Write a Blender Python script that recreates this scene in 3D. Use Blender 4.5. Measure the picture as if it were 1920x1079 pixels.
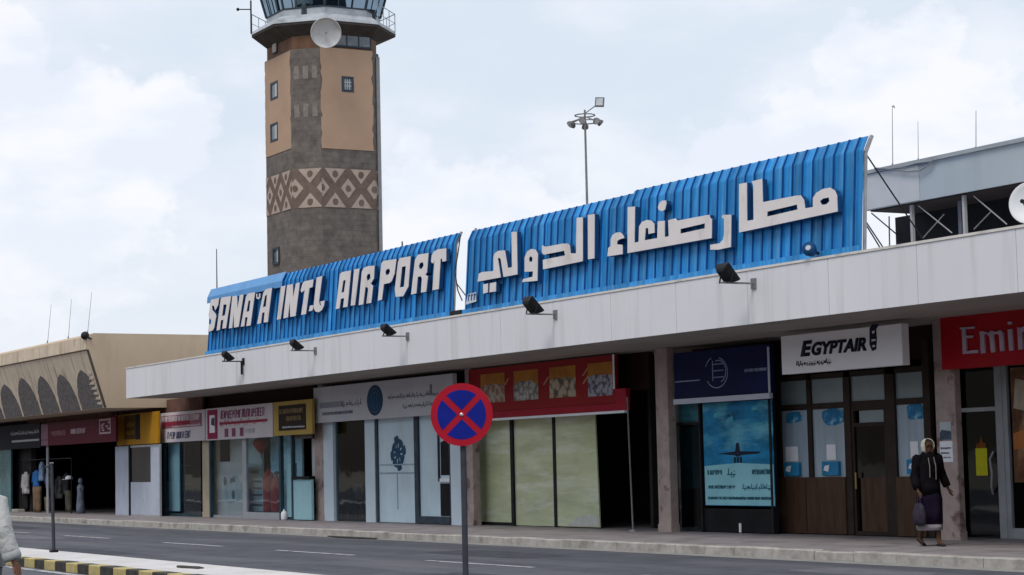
import bpy, bmesh, math, random
from mathutils import Vector, Matrix, noise
from mathutils.geometry import tessellate_polygon

# ------------------------------------------------------------------ scene, camera, light
for o in list(bpy.data.objects):
    bpy.data.objects.remove(o)
S = bpy.context.scene
COL = S.collection
S.view_settings.view_transform = 'Standard'
S.view_settings.look = 'None'
S.view_settings.gamma = 1
S.view_settings.exposure = 0.22

cam_d = bpy.data.cameras.new('camera')
cam = bpy.data.objects.new('camera', cam_d)
COL.objects.link(cam)
cam_d.sensor_width = 36
cam_d.lens = 36 * 3850 / 1920
cam_d.clip_start = 0.2
cam_d.clip_end = 3000
fw, rt, up = Vector((-0.87078, 0.48428, 0.08495)), Vector((0.48424, 0.87465, -0.02242)), Vector((0.08516, -0.02162, 0.99613))
m = Matrix((rt, up, -fw)).transposed().to_4x4()
m.translation = (0, 0, 1.62)
cam.matrix_world = m
S.camera = cam

SUN_DIR = Vector((0.42, -0.66, 1.25)).normalized()      # towards the sun
sun_d = bpy.data.lights.new('sun', 'SUN')
sun_d.energy = 1.7
sun_d.angle = math.radians(24)
sun_d.color = (1.0, 0.95, 0.87)
sun = bpy.data.objects.new('sun', sun_d)
COL.objects.link(sun)
sun.rotation_euler = SUN_DIR.to_track_quat('Z', 'Y').to_euler()

W = bpy.data.worlds.new('World')
S.world = W
W.use_nodes = True
wt = W.node_tree
wt.nodes.clear()
def WN(t, **kw):
    n = wt.nodes.new(t)
    for k, v in kw.items():
        setattr(n, k, v)
    return n
sky = WN('ShaderNodeTexSky', sky_type='NISHITA', sun_disc=False)
sky.sun_elevation = math.asin(SUN_DIR.z)
sky.sun_rotation = math.atan2(SUN_DIR.x, SUN_DIR.y)
sky.dust_density = 2.5
bg1 = WN('ShaderNodeBackground'); bg1.inputs[1].default_value = 0.13
wt.links.new(sky.outputs[0], bg1.inputs[0])
tc = WN('ShaderNodeTexCoord')
def wnoise(scale, detail, rough, stretch, loc, dist=0.0):
    mp = WN('ShaderNodeMapping'); mp.inputs['Scale'].default_value = stretch; mp.inputs['Location'].default_value = loc
    wt.links.new(tc.outputs['Generated'], mp.inputs[0])
    n = WN('ShaderNodeTexNoise'); n.inputs['Scale'].default_value = scale; n.inputs['Detail'].default_value = detail; n.inputs['Roughness'].default_value = rough; n.inputs['Distortion'].default_value = dist
    wt.links.new(mp.outputs[0], n.inputs[0]); return n.outputs['Fac']
def wmath(op, x, y, clamp=False):
    n = WN('ShaderNodeMath'); n.operation = op; n.use_clamp = clamp
    for i, v in enumerate((x, y)):
        if isinstance(v, (int, float)): n.inputs[i].default_value = v
        else: wt.links.new(v, n.inputs[i])
    return n.outputs[0]
def wrange(x, lo, hi, smooth=True):
    n = WN('ShaderNodeMapRange'); n.interpolation_type = 'SMOOTHSTEP' if smooth else 'LINEAR'
    n.inputs[1].default_value = lo; n.inputs[2].default_value = hi; wt.links.new(x, n.inputs[0]); return n.outputs[0]
# thin veil cloud everywhere
veil = wrange(wnoise(5.0, 8, .55, (1, 1, 2.4), (.35, .1, .12), .2), .40, .62)
# heaped clouds standing in given directions (direction, angular size)
edge = wnoise(26, 6, .55, (1, 1, 1.3), (0, 0, 0))
fine = wnoise(70, 4, .6, (1, 1, 1.4), (2, 1, 0))
heap = None
for d, r_ in [((-0.94595, 0.29227, 0.14059), 0.062), ((-0.93121, 0.32703, 0.1609), 0.032), ((-0.94507, 0.25889, 0.19954), 0.026), ((-0.96623, 0.2293, 0.11756), 0.09), ((-0.95288, 0.24087, 0.18439), 0.05), ((-0.87866, 0.4707, 0.07998), 0.085), ((-0.75711, 0.63816, 0.13978), 0.075), ((-0.79238, 0.59496, 0.1347), 0.05)]:
    vd = WN('ShaderNodeVectorMath'); vd.operation = 'DISTANCE'; wt.links.new(tc.outputs['Generated'], vd.inputs[0]); vd.inputs[1].default_value = d
    q = wmath('SUBTRACT', 1.0, wmath('DIVIDE', vd.outputs['Value'], r_))
    heap = q if heap is None else wmath('MAXIMUM', heap, q)
hn = wmath('ADD', wmath('ADD', heap, wmath('MULTIPLY', wmath('SUBTRACT', edge, .5), 1.5)), wmath('MULTIPLY', wmath('SUBTRACT', fine, .5), .45))
heap_m = wmath('MULTIPLY', wrange(hn, -.10, .26), .90)
fac_ = wmath('MAXIMUM', wmath('MULTIPLY', veil, .62), heap_m)
shade = wrange(wnoise(14, 6, .55, (1, 1, 2.2), (.3, .6, .2)), .38, .64)
cc_ = WN('ShaderNodeMixRGB'); cc_.inputs[1].default_value = (.765, .80, .88, 1); cc_.inputs[2].default_value = (.895, .89, .92, 1)
wt.links.new(shade, cc_.inputs[0])
cr = WN('ShaderNodeMixRGB'); cr.inputs[1].default_value = (.645, .715, .805, 1)
wt.links.new(fac_, cr.inputs[0]); wt.links.new(cc_.outputs[0], cr.inputs[2])
# brighter haze low over the horizon
sep = WN('ShaderNodeSeparateXYZ'); wt.links.new(tc.outputs['Generated'], sep.inputs[0])
hr = WN('ShaderNodeMapRange'); hr.inputs[1].default_value = 0.0; hr.inputs[2].default_value = 0.13; hr.inputs[3].default_value = 0.75; hr.inputs[4].default_value = 0.0
wt.links.new(sep.outputs[2], hr.inputs[0])
hm = WN('ShaderNodeMixRGB'); hm.inputs[2].default_value = (0.81, 0.825, 0.875, 1)
wt.links.new(hr.outputs[0], hm.inputs[0]); wt.links.new(cr.outputs[0], hm.inputs[1])
bg2 = WN('ShaderNodeBackground'); bg2.inputs[1].default_value = 1.0
wt.links.new(hm.outputs[0], bg2.inputs[0])
mx = WN('ShaderNodeMixShader'); mx.inputs[0].default_value = 0.9
wt.links.new(bg1.outputs[0], mx.inputs[1]); wt.links.new(bg2.outputs[0], mx.inputs[2])
wo = WN('ShaderNodeOutputWorld'); wt.links.new(mx.outputs[0], wo.inputs[0])

# ------------------------------------------------------------------ helpers
R = random.Random(7)
BASE = {}

def lin(c):
    return tuple((v / 255 / 12.92) if v <= 10 else ((v / 255 + .055) / 1.055) ** 2.4 for v in c)

MATS = {}
def mat(name, col, rough=0.75, var=0.12, scale=3.0, stretch=(1, 1, 1), bump=0.0, bscale=40, metal=0.0, spec=0.10,
        stain=None, stain_s=1.2, stain_st=(1, 1, 1), stain_lo=0.55, stain_hi=0.75, emit=None):
    """principled surface, colour varied by two noises; optional stain or painted reflection with a shape of its own"""
    if name in MATS:
        return MATS[name]
    M = bpy.data.materials.new(name); M.use_nodes = True
    t = M.node_tree; N = t.nodes; L = t.links
    b = N['Principled BSDF']
    b.inputs['Roughness'].default_value = rough
    b.inputs['Metallic'].default_value = metal
    b.inputs['Specular IOR Level'].default_value = spec
    tc = N.new('ShaderNodeTexCoord')
    mp = N.new('ShaderNodeMapping'); mp.inputs['Scale'].default_value = stretch
    L.new(tc.outputs['Object'], mp.inputs[0])
    nz = N.new('ShaderNodeTexNoise'); nz.inputs['Scale'].default_value = scale; nz.inputs['Detail'].default_value = 6; nz.inputs['Roughness'].default_value = 0.62
    L.new(mp.outputs[0], nz.inputs[0])
    r = N.new('ShaderNodeValToRGB')
    lo = tuple(c * (1 - var * 1.6) for c in col); hi = tuple(min(1, c * (1 + var * 1.6)) for c in col)
    r.color_ramp.elements[0].position = 0.25; r.color_ramp.elements[0].color = (*lo, 1)
    r.color_ramp.elements[1].position = 0.75; r.color_ramp.elements[1].color = (*hi, 1)
    L.new(nz.outputs['Fac'], r.inputs[0])
    out = r.outputs[0]
    if stain:
        m2 = N.new('ShaderNodeMapping'); m2.inputs['Scale'].default_value = stain_st
        L.new(tc.outputs['Object'], m2.inputs[0])
        n2 = N.new('ShaderNodeTexNoise'); n2.inputs['Scale'].default_value = stain_s; n2.inputs['Detail'].default_value = 5; n2.inputs['Roughness'].default_value = 0.6
        L.new(m2.outputs[0], n2.inputs[0])
        r2 = N.new('ShaderNodeValToRGB')
        r2.color_ramp.elements[0].position = stain_lo; r2.color_ramp.elements[0].color = (0, 0, 0, 1)
        r2.color_ramp.elements[1].position = stain_hi; r2.color_ramp.elements[1].color = (1, 1, 1, 1)
        L.new(n2.outputs['Fac'], r2.inputs[0])
        mm = N.new('ShaderNodeMixRGB'); mm.inputs[2].default_value = (*stain, 1)
        L.new(r2.outputs[0], mm.inputs[0]); L.new(out, mm.inputs[1])
        out = mm.outputs[0]
    L.new(out, b.inputs['Base Color'])
    if bump:
        n3 = N.new('ShaderNodeTexNoise'); n3.inputs['Scale'].default_value = bscale; n3.inputs['Detail'].default_value = 4
        L.new(tc.outputs['Object'], n3.inputs[0])
        bp = N.new('ShaderNodeBump'); bp.inputs['Strength'].default_value = bump; bp.inputs['Distance'].default_value = 0.02
        L.new(n3.outputs['Fac'], bp.inputs['Height']); L.new(bp.outputs[0], b.inputs['Normal'])
    MATS[name] = M
    return M

def glass(name, tint=(0.75, 0.85, 0.86), refl=1.0):
    if name in MATS:
        return MATS[name]
    M = bpy.data.materials.new(name); M.use_nodes = True
    t = M.node_tree; N = t.nodes; L = t.links
    N.remove(N['Principled BSDF'])
    tr = N.new('ShaderNodeBsdfTransparent'); tr.inputs[0].default_value = (*tint, 1)
    gl = N.new('ShaderNodeBsdfGlossy'); gl.inputs['Roughness'].default_value = 0.03; gl.inputs[0].default_value = (0.9 * refl, 0.95 * refl, refl, 1)
    fr = N.new('ShaderNodeFresnel'); fr.inputs[0].default_value = 1.45
    tc = N.new('ShaderNodeTexCoord'); nz = N.new('ShaderNodeTexNoise'); nz.inputs['Scale'].default_value = 1.3; nz.inputs['Detail'].default_value = 2
    bp = N.new('ShaderNodeBump'); bp.inputs['Strength'].default_value = 0.08; bp.inputs['Distance'].default_value = 0.04
    L.new(tc.outputs['Object'], nz.inputs[0]); L.new(nz.outputs['Fac'], bp.inputs['Height']); L.new(bp.outputs[0], gl.inputs['Normal'])
    mx = N.new('ShaderNodeMixShader')
    ge = N.new('ShaderNodeNewGeometry'); sb = N.new('ShaderNodeMath'); sb.operation = 'SUBTRACT'; sb.inputs[0].default_value = 1; L.new(ge.outputs['Backfacing'], sb.inputs[1])
    ml = N.new('ShaderNodeMath'); ml.operation = 'MULTIPLY'; L.new(fr.outputs[0], ml.inputs[0]); L.new(sb.outputs[0], ml.inputs[1])
    L.new(ml.outputs[0], mx.inputs[0]); L.new(tr.outputs[0], mx.inputs[1]); L.new(gl.outputs[0], mx.inputs[2])
    L.new(mx.outputs[0], N['Material Output'].inputs[0])
    MATS[name] = M
    return M

def tag(o, label=None, cat=None, group=None, kind=None):
    if label: o['label'] = label
    if cat: o['category'] = cat
    if group: o['group'] = group
    if kind: o['kind'] = kind
    return o

def thing(name, label, cat, loc=(0, 0, 0), group=None):
    o = bpy.data.objects.new(name, None)
    o.empty_display_size = 0.3
    COL.objects.link(o); o.location = loc
    BASE[o] = Vector(loc)
    return tag(o, label, cat, group)

class MB:
    def __init__(s): s.v = []; s.f = []; s.cuts = []
    def add(s, vs, fs):
        n = len(s.v); s.v += [tuple(v) for v in vs]; s.f += [tuple(i + n for i in f) for f in fs]; return s
    def box(s, x0, x1, y0, y1, z0, z1):
        if x0 > x1: x0, x1 = x1, x0
        return s.add([(x, y, z) for x in (x0, x1) for y in (y0, y1) for z in (z0, z1)],
              [(0, 1, 3, 2), (4, 6, 7, 5), (0, 4, 5, 1), (2, 3, 7, 6), (0, 2, 6, 4), (1, 5, 7, 3)])
    def prism(s, loops, fn, d0, d1):
        """loops of 2-D points (outline, then holes); fn(u, v, d) -> point; solid from depth d0 to d1"""
        flat = [p for l in loops for p in l]
        tris = tessellate_polygon([[Vector((p[0], p[1], 0)) for p in l] for l in loops])
        n = len(flat)
        vs = [fn(p[0], p[1], d1) for p in flat] + [fn(p[0], p[1], d0) for p in flat]
        fs = [tuple(t) for t in tris] + [tuple(i + n for i in reversed(t)) for t in tris]
        k = 0
        for l in loops:
            c = len(l)
            for i in range(c):
                j = (i + 1) % c
                fs.append((k + i, k + j, k + j + n, k + i + n))
            k += c
        return s.add(vs, fs)
    def tube(s, a, b, r, n=10, r2=None):
        a, b = Vector(a), Vector(b); r2 = r if r2 is None else r2
        d = (b - a).normalized(); q = d.orthogonal().normalized(); w = d.cross(q)
        vs = []
        for p, rr in ((a, r), (b, r2)):
            vs += [p + (q * math.cos(2 * math.pi * i / n) + w * math.sin(2 * math.pi * i / n)) * rr for i in range(n)]
        fs = [(i, (i + 1) % n, n + (i + 1) % n, n + i) for i in range(n)]
        fs += [tuple(range(n))[::-1], tuple(range(n, 2 * n))]
        return s.add(vs, fs)
    def path(s, pts, r, n=6):
        for a, b in zip(pts, pts[1:]): s.tube(a, b, r, n)
        return s
    def bar(s, a, b, w, h=None):
        """square bar"""
        h = h or w
        a, b = Vector(a), Vector(b); d = (b - a).normalized()
        q = Vector((0, 0, 1)).cross(d)
        q = q.normalized() if q.length > 1e-3 else Vector((1, 0, 0))
        u = d.cross(q)
        vs = [p + q * (sx * w / 2) + u * (sz * h / 2) for p in (a, b) for sx, sz in ((-1, -1), (1, -1), (1, 1), (-1, 1))]
        return s.add(vs, [(0, 1, 2, 3), (7, 6, 5, 4), (0, 4, 5, 1), (1, 5, 6, 2), (2, 6, 7, 3), (3, 7, 4, 0)])
    def lathe(s, prof, c, n=20, ax=None):
        """prof [(r, h)] about axis ax from point c"""
        c = Vector(c); ax = Vector(ax or (0, 0, 1)).normalized(); q = ax.orthogonal().normalized(); w = ax.cross(q)
        vs = []
        for r, h in prof:
            vs += [c + ax * h + (q * math.cos(2 * math.pi * i / n) + w * math.sin(2 * math.pi * i / n)) * r for i in range(n)]
        fs = []
        for k in range(len(prof) - 1):
            fs += [(k * n + i, k * n + (i + 1) % n, (k + 1) * n + (i + 1) % n, (k + 1) * n + i) for i in range(n)]
        fs += [tuple(range(n))[::-1], tuple(range((len(prof) - 1) * n, len(prof) * n))]
        return s.add(vs, fs)
    def loft(s, rings, caps=True):
        n = len(rings[0]); vs = [p for r in rings for p in r]; fs = []
        for k in range(len(rings) - 1):
            fs += [(k * n + i, k * n + (i + 1) % n, (k + 1) * n + (i + 1) % n, (k + 1) * n + i) for i in range(n)]
        if caps: fs += [tuple(range(n))[::-1], tuple(range((len(rings) - 1) * n, len(rings) * n))]
        return s.add(vs, fs)
    def build(s, name, m, parent=None, smooth=False, bevel=0, label=None):
        if len(s.cuts) > 1:
            cs = [0] + s.cuts[1:] + [len(s.f)]; vm = None
            for f0, f1 in zip(cs, cs[1:]):
                ids = sorted({i for f in s.f[f0:f1] for i in f}); mp_ = {i: k for k, i in enumerate(ids)}
                q = MB(); q.v = [s.v[i] for i in ids]; q.f = [tuple(mp_[i] for i in f) for f in s.f[f0:f1]]; r = q.build(name, m, parent)
            return r
        b = Vector((0, 0, 0))
        if parent: b = BASE.get(parent, b)
        me = bpy.data.meshes.new(name)
        me.from_pydata([tuple(Vector(v) - b) for v in s.v], [], s.f)
        bm = bmesh.new(); bm.from_mesh(me)
        bmesh.ops.recalc_face_normals(bm, faces=bm.faces[:])
        if bevel:
            bmesh.ops.bevel(bm, geom=bm.edges[:], offset=bevel, segments=1, affect='EDGES', clamp_overlap=True)
        bm.to_mesh(me); bm.free()
        me.materials.append(m)
        if smooth:
            me.polygons.foreach_set('use_smooth', [True] * len(me.polygons))
        o = bpy.data.objects.new(name, me); COL.objects.link(o)
        if parent:
            o.parent = parent; BASE[o] = b
        if label: o['label'] = label
        return o

def fac(Y):
    """maps (X, Z, depth in front) onto the facade plane at Y"""
    return lambda u, v, d: (u, Y - d, v)

def rect(x0, x1, z0, z1):
    return [(x0, z0), (x1, z0), (x1, z1), (x0, z1)]

def board(q, Y, t=0.05):
    x0, x1, z0, z1 = q
    return MB().box(x0, x1, Y - t, Y, z0, z1)

def copy_tree(o, parent=None):
    c = o.copy(); COL.objects.link(c)
    if parent: c.parent = parent
    for ch in list(o.children): copy_tree(ch, c)
    return c

def text_mesh(body, size, m, name, parent, at, Y, bold=0.0, shear=0.0, depth=0.012, width=None, height=None):
    cu = bpy.data.curves.new(name, 'FONT'); cu.body = body; cu.size = size; cu.shear = shear; cu.offset = bold; cu.extrude = 0
    to = bpy.data.objects.new(name, cu); COL.objects.link(to)
    bpy.context.view_layer.update()
    me = bpy.data.meshes.new_from_object(to.evaluated_get(bpy.context.evaluated_depsgraph_get()))
    bpy.data.objects.remove(to)
    xs = [v.co.x for v in me.vertices]; ys = [v.co.y for v in me.vertices]
    sx = width / (max(xs) - min(xs)) if width else 1; sy = height / (max(ys) - min(ys)) if height else sx
    b = BASE.get(parent, Vector((0, 0, 0)))
    for v in me.vertices:
        v.co = Vector((at[0] + (v.co.x - min(xs)) * sx, Y - depth, at[1] + (v.co.y - min(ys)) * sy)) - b
    bm = bmesh.new(); bm.from_mesh(me)
    ex = bmesh.ops.extrude_face_region(bm, geom=bm.faces[:])
    for g in ex['geom']:
        if isinstance(g, bmesh.types.BMVert): g.co.y += depth
    bmesh.ops.recalc_face_normals(bm, faces=bm.faces[:]); bm.to_mesh(me); bm.free()
    me.materials.clear(); me.materials.append(m)
    o = bpy.data.objects.new(name, me); COL.objects.link(o); o.parent = parent; BASE[o] = b
    return o

def glyphs(mb, x0, x1, z0, h, Y, seed, arabic=False, slant=0.0, dens=1.0, d=0.006):
    """a row of small unreadable characters, as the photograph shows them"""
    mb.cuts.append(len(mb.f)); r = random.Random(seed); x = x0; f = fac(Y)
    def st(pts, w):
        for a, b in zip(pts, pts[1:]):
            dx, dz = b[0] - a[0], b[1] - a[1]; L = math.hypot(dx, dz) or 1
            nx, nz = -dz / L * w / 2, dx / L * w / 2
            mb.prism([[(a[0] + nx, a[1] + nz), (a[0] - nx, a[1] - nz), (b[0] - nx, b[1] - nz), (b[0] + nx, b[1] + nz)]], f, 0, d + r.random() * 0.0015)
    w = h * 0.17
    while x < x1 - h * 0.3:
        cw = h * r.uniform(0.45, 0.8)
        if arabic:
            k = r.randrange(4)
            st([(x, z0 + h * .15), (x + cw, z0 + h * .15)], w)
            if k == 0: st([(x + cw * .5, z0 + h * .15), (x + cw * .5, z0 + h)], w)
            elif k == 1: st([(x + cw * .2, z0 + h * .2), (x + cw * .3, z0 + h * .55), (x + cw * .8, z0 + h * .5), (x + cw * .8, z0 + h * .15)], w)
            elif k == 2: st([(x + cw * .4, z0 + h * .1), (x + cw * .1, z0 - h * .25)], w); st([(x + cw * .4, z0 + h * .6), (x + cw * .6, z0 + h * .6)], w)
            else: st([(x + cw * .5, z0 + h * .15), (x + cw * .5, z0 + h * .5)], w); st([(x + cw * .3, z0 - h * .15), (x + cw * .6, z0 - h * .15)], w)
            x += cw * .95
            if r.random() < .18: x += h * .3
        else:
            s0 = slant * h; k = r.randrange(5)
            P = lambda u, v: (x + u * cw * .75 + s0 * v, z0 + v * h)
            st([P(0.1, 0), P(0.1, 1)], w)
            if k == 0: st([P(0.1, 1), P(0.9, 1), P(0.9, 0)], w)
            elif k == 1: st([P(0.1, 1), P(0.9, 0.95)], w); st([P(0.1, .5), P(0.8, .5)], w); st([P(0.1, 0.03), P(0.9, 0.03)], w)
            elif k == 2: st([P(0.1, .95), P(.9, .8), P(.9, .55), P(0.1, .48)], w)
            elif k == 3: st([P(0.1, 1), P(0.9, 0), P(0.9, 1)], w)
            else: st([P(0.1, .05), P(.9, .05), P(.9, .95)], w)
            x += cw
            if r.random() < .15: x += h * .35
    return mb

# ------------------------------------------------------------------ materials
asphalt = mat('asphalt', (.080, .083, .098), .85, .16, 1.4, bump=.25, bscale=60, stain=(.125, .125, .138), stain_s=.6, stain_st=(.2, 1.5, 1), stain_lo=.47, stain_hi=.72)
lane_paint = mat('worn_white_paint', (.40, .40, .41), .7, .2, 6, stain=(.13, .13, .14), stain_s=3.5, stain_lo=.5, stain_hi=.62)
pave = mat('pavement_tile', (.245, .22, .228), .55, .12, 1.6, bump=.08, stain=(.13, .12, .12), stain_s=1.4, stain_lo=.5, stain_hi=.75)
kerb_m = mat('kerb_concrete', (.37, .35, .325), .8, .16, 4, bump=.3, bscale=25, stain=(.21, .195, .18), stain_s=2.2, stain_lo=.48, stain_hi=.70)
gutter_m = mat('gutter_concrete', (.24, .235, .23), .85, .14, 3, bump=.2, stain=(.15, .15, .15), stain_s=1.5)
median_m = mat('median_concrete', (.54, .52, .515), .85, .10, 2.2, bump=.2, stain=(.30, .29, .28), stain_s=1.1, stain_lo=.58, stain_hi=.8)
kerb_black = mat('kerb_black_paint', (.05, .048, .045), .7, .35, 9, stain=(.2, .19, .17), stain_s=7, stain_lo=.6, stain_hi=.75)
kerb_yellow = mat('kerb_yellow_paint', (.42, .34, .14), .7, .22, 9, stain=(.38, .34, .27), stain_s=8, stain_lo=.52, stain_hi=.7)
earth = mat('dry_ground', (.25, .22, .18), .9, .15, .5)

white_clad = mat('white_cladding', (.69, .685, .72), .45, .03, .35, stain=(.50, .485, .485), stain_s=1.3, stain_st=(2.3, 1, .13), stain_lo=.52, stain_hi=.85)
coping_m = mat('cream_coping', (.66, .63, .60), .5, .08, 3, stain=(.42, .39, .36), stain_s=2.0, stain_st=(1.2, 1, 4), stain_lo=.55, stain_hi=.75)
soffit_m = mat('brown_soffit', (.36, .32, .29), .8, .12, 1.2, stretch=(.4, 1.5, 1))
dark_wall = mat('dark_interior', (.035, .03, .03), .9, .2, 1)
wall_m = mat('dark_brown_wall', (.14, .075, .06), .8, .2, 2)  # plain dark brown wall colour
column_m = mat('mauve_stone_column', (.37, .295, .275), .6, .16, 3.5, bump=.15, stain=(.19, .12, .11), stain_s=3.2, stain_lo=.57, stain_hi=.66)
beige_m = mat('beige_render', (.47, .37, .27), .85, .05, .8, bump=.1, stain=(.36, .285, .21), stain_s=.9, stain_st=(1.5, 1.5, .3), stain_lo=.55, stain_hi=.8)
beige_dirty = mat('stained_beige_concrete', (.60, .50, .395), .85, .10, 1.5, bump=.25, stain=(.30, .235, .18), stain_s=1.6, stain_st=(2, 1, .35), stain_lo=.52, stain_hi=.72)
arch_m = mat('grey_rough_stone', (.135, .122, .122), .9, .34, 9, bump=.6, bscale=18)
blue_m = mat('blue_sheet_metal', (.022, .235, .58), .42, .10, 1.1, stretch=(2.2, 1, .5), stain=(.075, .33, .66), stain_s=1.6, stain_st=(2.5, 1, .45), stain_lo=.50, stain_hi=.74, spec=.3)
def weather_blue(M):
    N = M.node_tree.nodes; L = M.node_tree.links; b = N['Principled BSDF']; src = b.inputs['Base Color'].links[0].from_socket
    tc = N.new('ShaderNodeTexCoord'); sx = N.new('ShaderNodeSeparateXYZ'); L.new(tc.outputs['Object'], sx.inputs[0])
    dv = N.new('ShaderNodeMath'); dv.operation = 'DIVIDE'; dv.inputs[1].default_value = .281; L.new(sx.outputs[0], dv.inputs[0])
    fl = N.new('ShaderNodeMath'); fl.operation = 'FLOOR'; L.new(dv.outputs[0], fl.inputs[0])
    wn = N.new('ShaderNodeTexWhiteNoise'); wn.noise_dimensions = '1D'; L.new(fl.outputs[0], wn.inputs['W'])
    mr = N.new('ShaderNodeMapRange'); mr.inputs[3].default_value = .80; mr.inputs[4].default_value = 1.18; L.new(wn.outputs['Value'], mr.inputs[0])
    mp = N.new('ShaderNodeMapping'); mp.inputs['Scale'].default_value = (7, 1, .35); L.new(tc.outputs['Object'], mp.inputs[0])
    nz = N.new('ShaderNodeTexNoise'); nz.inputs['Scale'].default_value = 2.2; nz.inputs['Detail'].default_value = 6; L.new(mp.outputs[0], nz.inputs[0])
    m2 = N.new('ShaderNodeMapRange'); m2.inputs[1].default_value = .35; m2.inputs[2].default_value = .68; m2.inputs[3].default_value = .72; m2.inputs[4].default_value = 1.15; L.new(nz.outputs['Fac'], m2.inputs[0])
    mu = N.new('ShaderNodeMath'); mu.operation = 'MULTIPLY'; L.new(mr.outputs[0], mu.inputs[0]); L.new(m2.outputs[0], mu.inputs[1])
    mx = N.new('ShaderNodeMixRGB'); mx.blend_type = 'MULTIPLY'; mx.inputs[0].default_value = 1; L.new(src, mx.inputs[1]); L.new(mu.outputs[0], mx.inputs[2]); L.new(mx.outputs[0], b.inputs['Base Color'])
    n4 = N.new('ShaderNodeTexNoise'); n4.inputs['Scale'].default_value = 2.5; n4.inputs['Detail'].default_value = 3; L.new(tc.outputs['Object'], n4.inputs[0])
    bp = N.new('ShaderNodeBump'); bp.inputs['Strength'].default_value = .5; bp.inputs['Distance'].default_value = .03; L.new(n4.outputs['Fac'], bp.inputs['Height']); L.new(bp.outputs[0], b.inputs['Normal'])
weather_blue(blue_m)
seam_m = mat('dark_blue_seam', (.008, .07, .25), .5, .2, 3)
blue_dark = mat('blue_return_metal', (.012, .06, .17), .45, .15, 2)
blue_pale = mat('faded_blue_sheet', (.07, .26, .56), .4, .10, 1.5, spec=.5)
letter_m = mat('silver_letter_face', (.66, .62, .62), .45, .05, 2.0, stain=(.48, .44, .42), stain_s=2.5, stain_st=(1, 1, .5), stain_lo=.58, stain_hi=.8)
black_m = mat('black_metal', (.018, .018, .021), .5, .2, 5)
steel = mat('grey_steel', (.22, .22, .235), .5, .15, 5, metal=.3)
pole_m = mat('dark_grey_pole', (.05, .052, .065), .5, .2, 4)
alu = mat('aluminium_frame', (.42, .44, .47), .4, .08, 4, metal=.35)
stone_dark = None

def stone_mat(name, c1, c2, bw=.75, bh=.3, mortar=(.096, .086, .081)):
    M = bpy.data.materials.new(name); M.use_nodes = True
    t = M.node_tree; N = t.nodes; L = t.links; b = N['Principled BSDF']; b.inputs['Roughness'].default_value = .88
    tc = N.new('ShaderNodeTexCoord'); sx = N.new('ShaderNodeSeparateXYZ'); L.new(tc.outputs['Object'], sx.inputs[0])
    ad = N.new('ShaderNodeMath'); L.new(sx.outputs[0], ad.inputs[0]); L.new(sx.outputs[1], ad.inputs[1])
    cb = N.new('ShaderNodeCombineXYZ'); L.new(ad.outputs[0], cb.inputs[0]); L.new(sx.outputs[2], cb.inputs[1])
    br = N.new('ShaderNodeTexBrick'); br.inputs['Scale'].default_value = 1; br.inputs['Brick Width'].default_value = bw; br.inputs['Row Height'].default_value = bh
    br.inputs['Mortar Size'].default_value = .02; br.inputs['Color1'].default_value = (*c1, 1); br.inputs['Color2'].default_value = (*c2, 1); br.inputs['Mortar'].default_value = (*mortar, 1)
    L.new(cb.outputs[0], br.inputs[0])
    nz = N.new('ShaderNodeTexNoise'); nz.inputs['Scale'].default_value = 1.6; nz.inputs['Detail'].default_value = 8; nz.inputs['Roughness'].default_value = .7
    L.new(tc.outputs['Object'], nz.inputs[0])
    mr = N.new('ShaderNodeMapRange'); mr.inputs[1].default_value = .3; mr.inputs[2].default_value = .7; mr.inputs[3].default_value = .62; mr.inputs[4].default_value = 1.45
    L.new(nz.outputs['Fac'], mr.inputs[0])
    mu = N.new('ShaderNodeMixRGB'); mu.blend_type = 'MULTIPLY'; mu.inputs[0].default_value = 1
    L.new(br.outputs[0], mu.inputs[1]); L.new(mr.outputs[0], mu.inputs[2]); L.new(mu.outputs[0], b.inputs['Base Color'])
    bp = N.new('ShaderNodeBump'); bp.inputs['Strength'].default_value = .5; bp.inputs['Distance'].default_value = .03
    L.new(nz.outputs['Fac'], bp.inputs['Height']); L.new(bp.outputs[0], b.inputs['Normal'])
    MATS[name] = M
    return M
stone_dark = stone_mat('dark_tower_stone', (.128, .112, .103), (.108, .094, .087))
plaster = mat('tan_plaster', (.40, .28, .205), .85, .05, .7, bump=.08, stain=(.36, .262, .20), stain_s=.6, stain_lo=.5, stain_hi=.8)
band_m = mat('pale_band_stone', (.37, .31, .272), .85, .10, 3, bump=.2)
band_dark = mat('brown_band_stone', (.150, .112, .098), .88, .15, 3, bump=.2)

# ------------------------------------------------------------------ setting
g = MB(); g.add([(-900, -600, -.02), (600, -600, -.02), (600, 900, -.02), (-900, 900, -.02)], [(0, 1, 2, 3)])
tag(g.build('ground', earth), kind='structure')
g = MB(); g.add([(-260, 11.35, 0), (80, 11.35, 0), (80, 19.98, 0), (-260, 19.98, 0)], [(0, 1, 2, 3)])
g.add([(-260, -14, 0), (80, -14, 0), (80, 10.0, 0), (-260, 10.0, 0)], [(0, 1, 2, 3)])
tag(g.build('road', asphalt), kind='structure')
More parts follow.
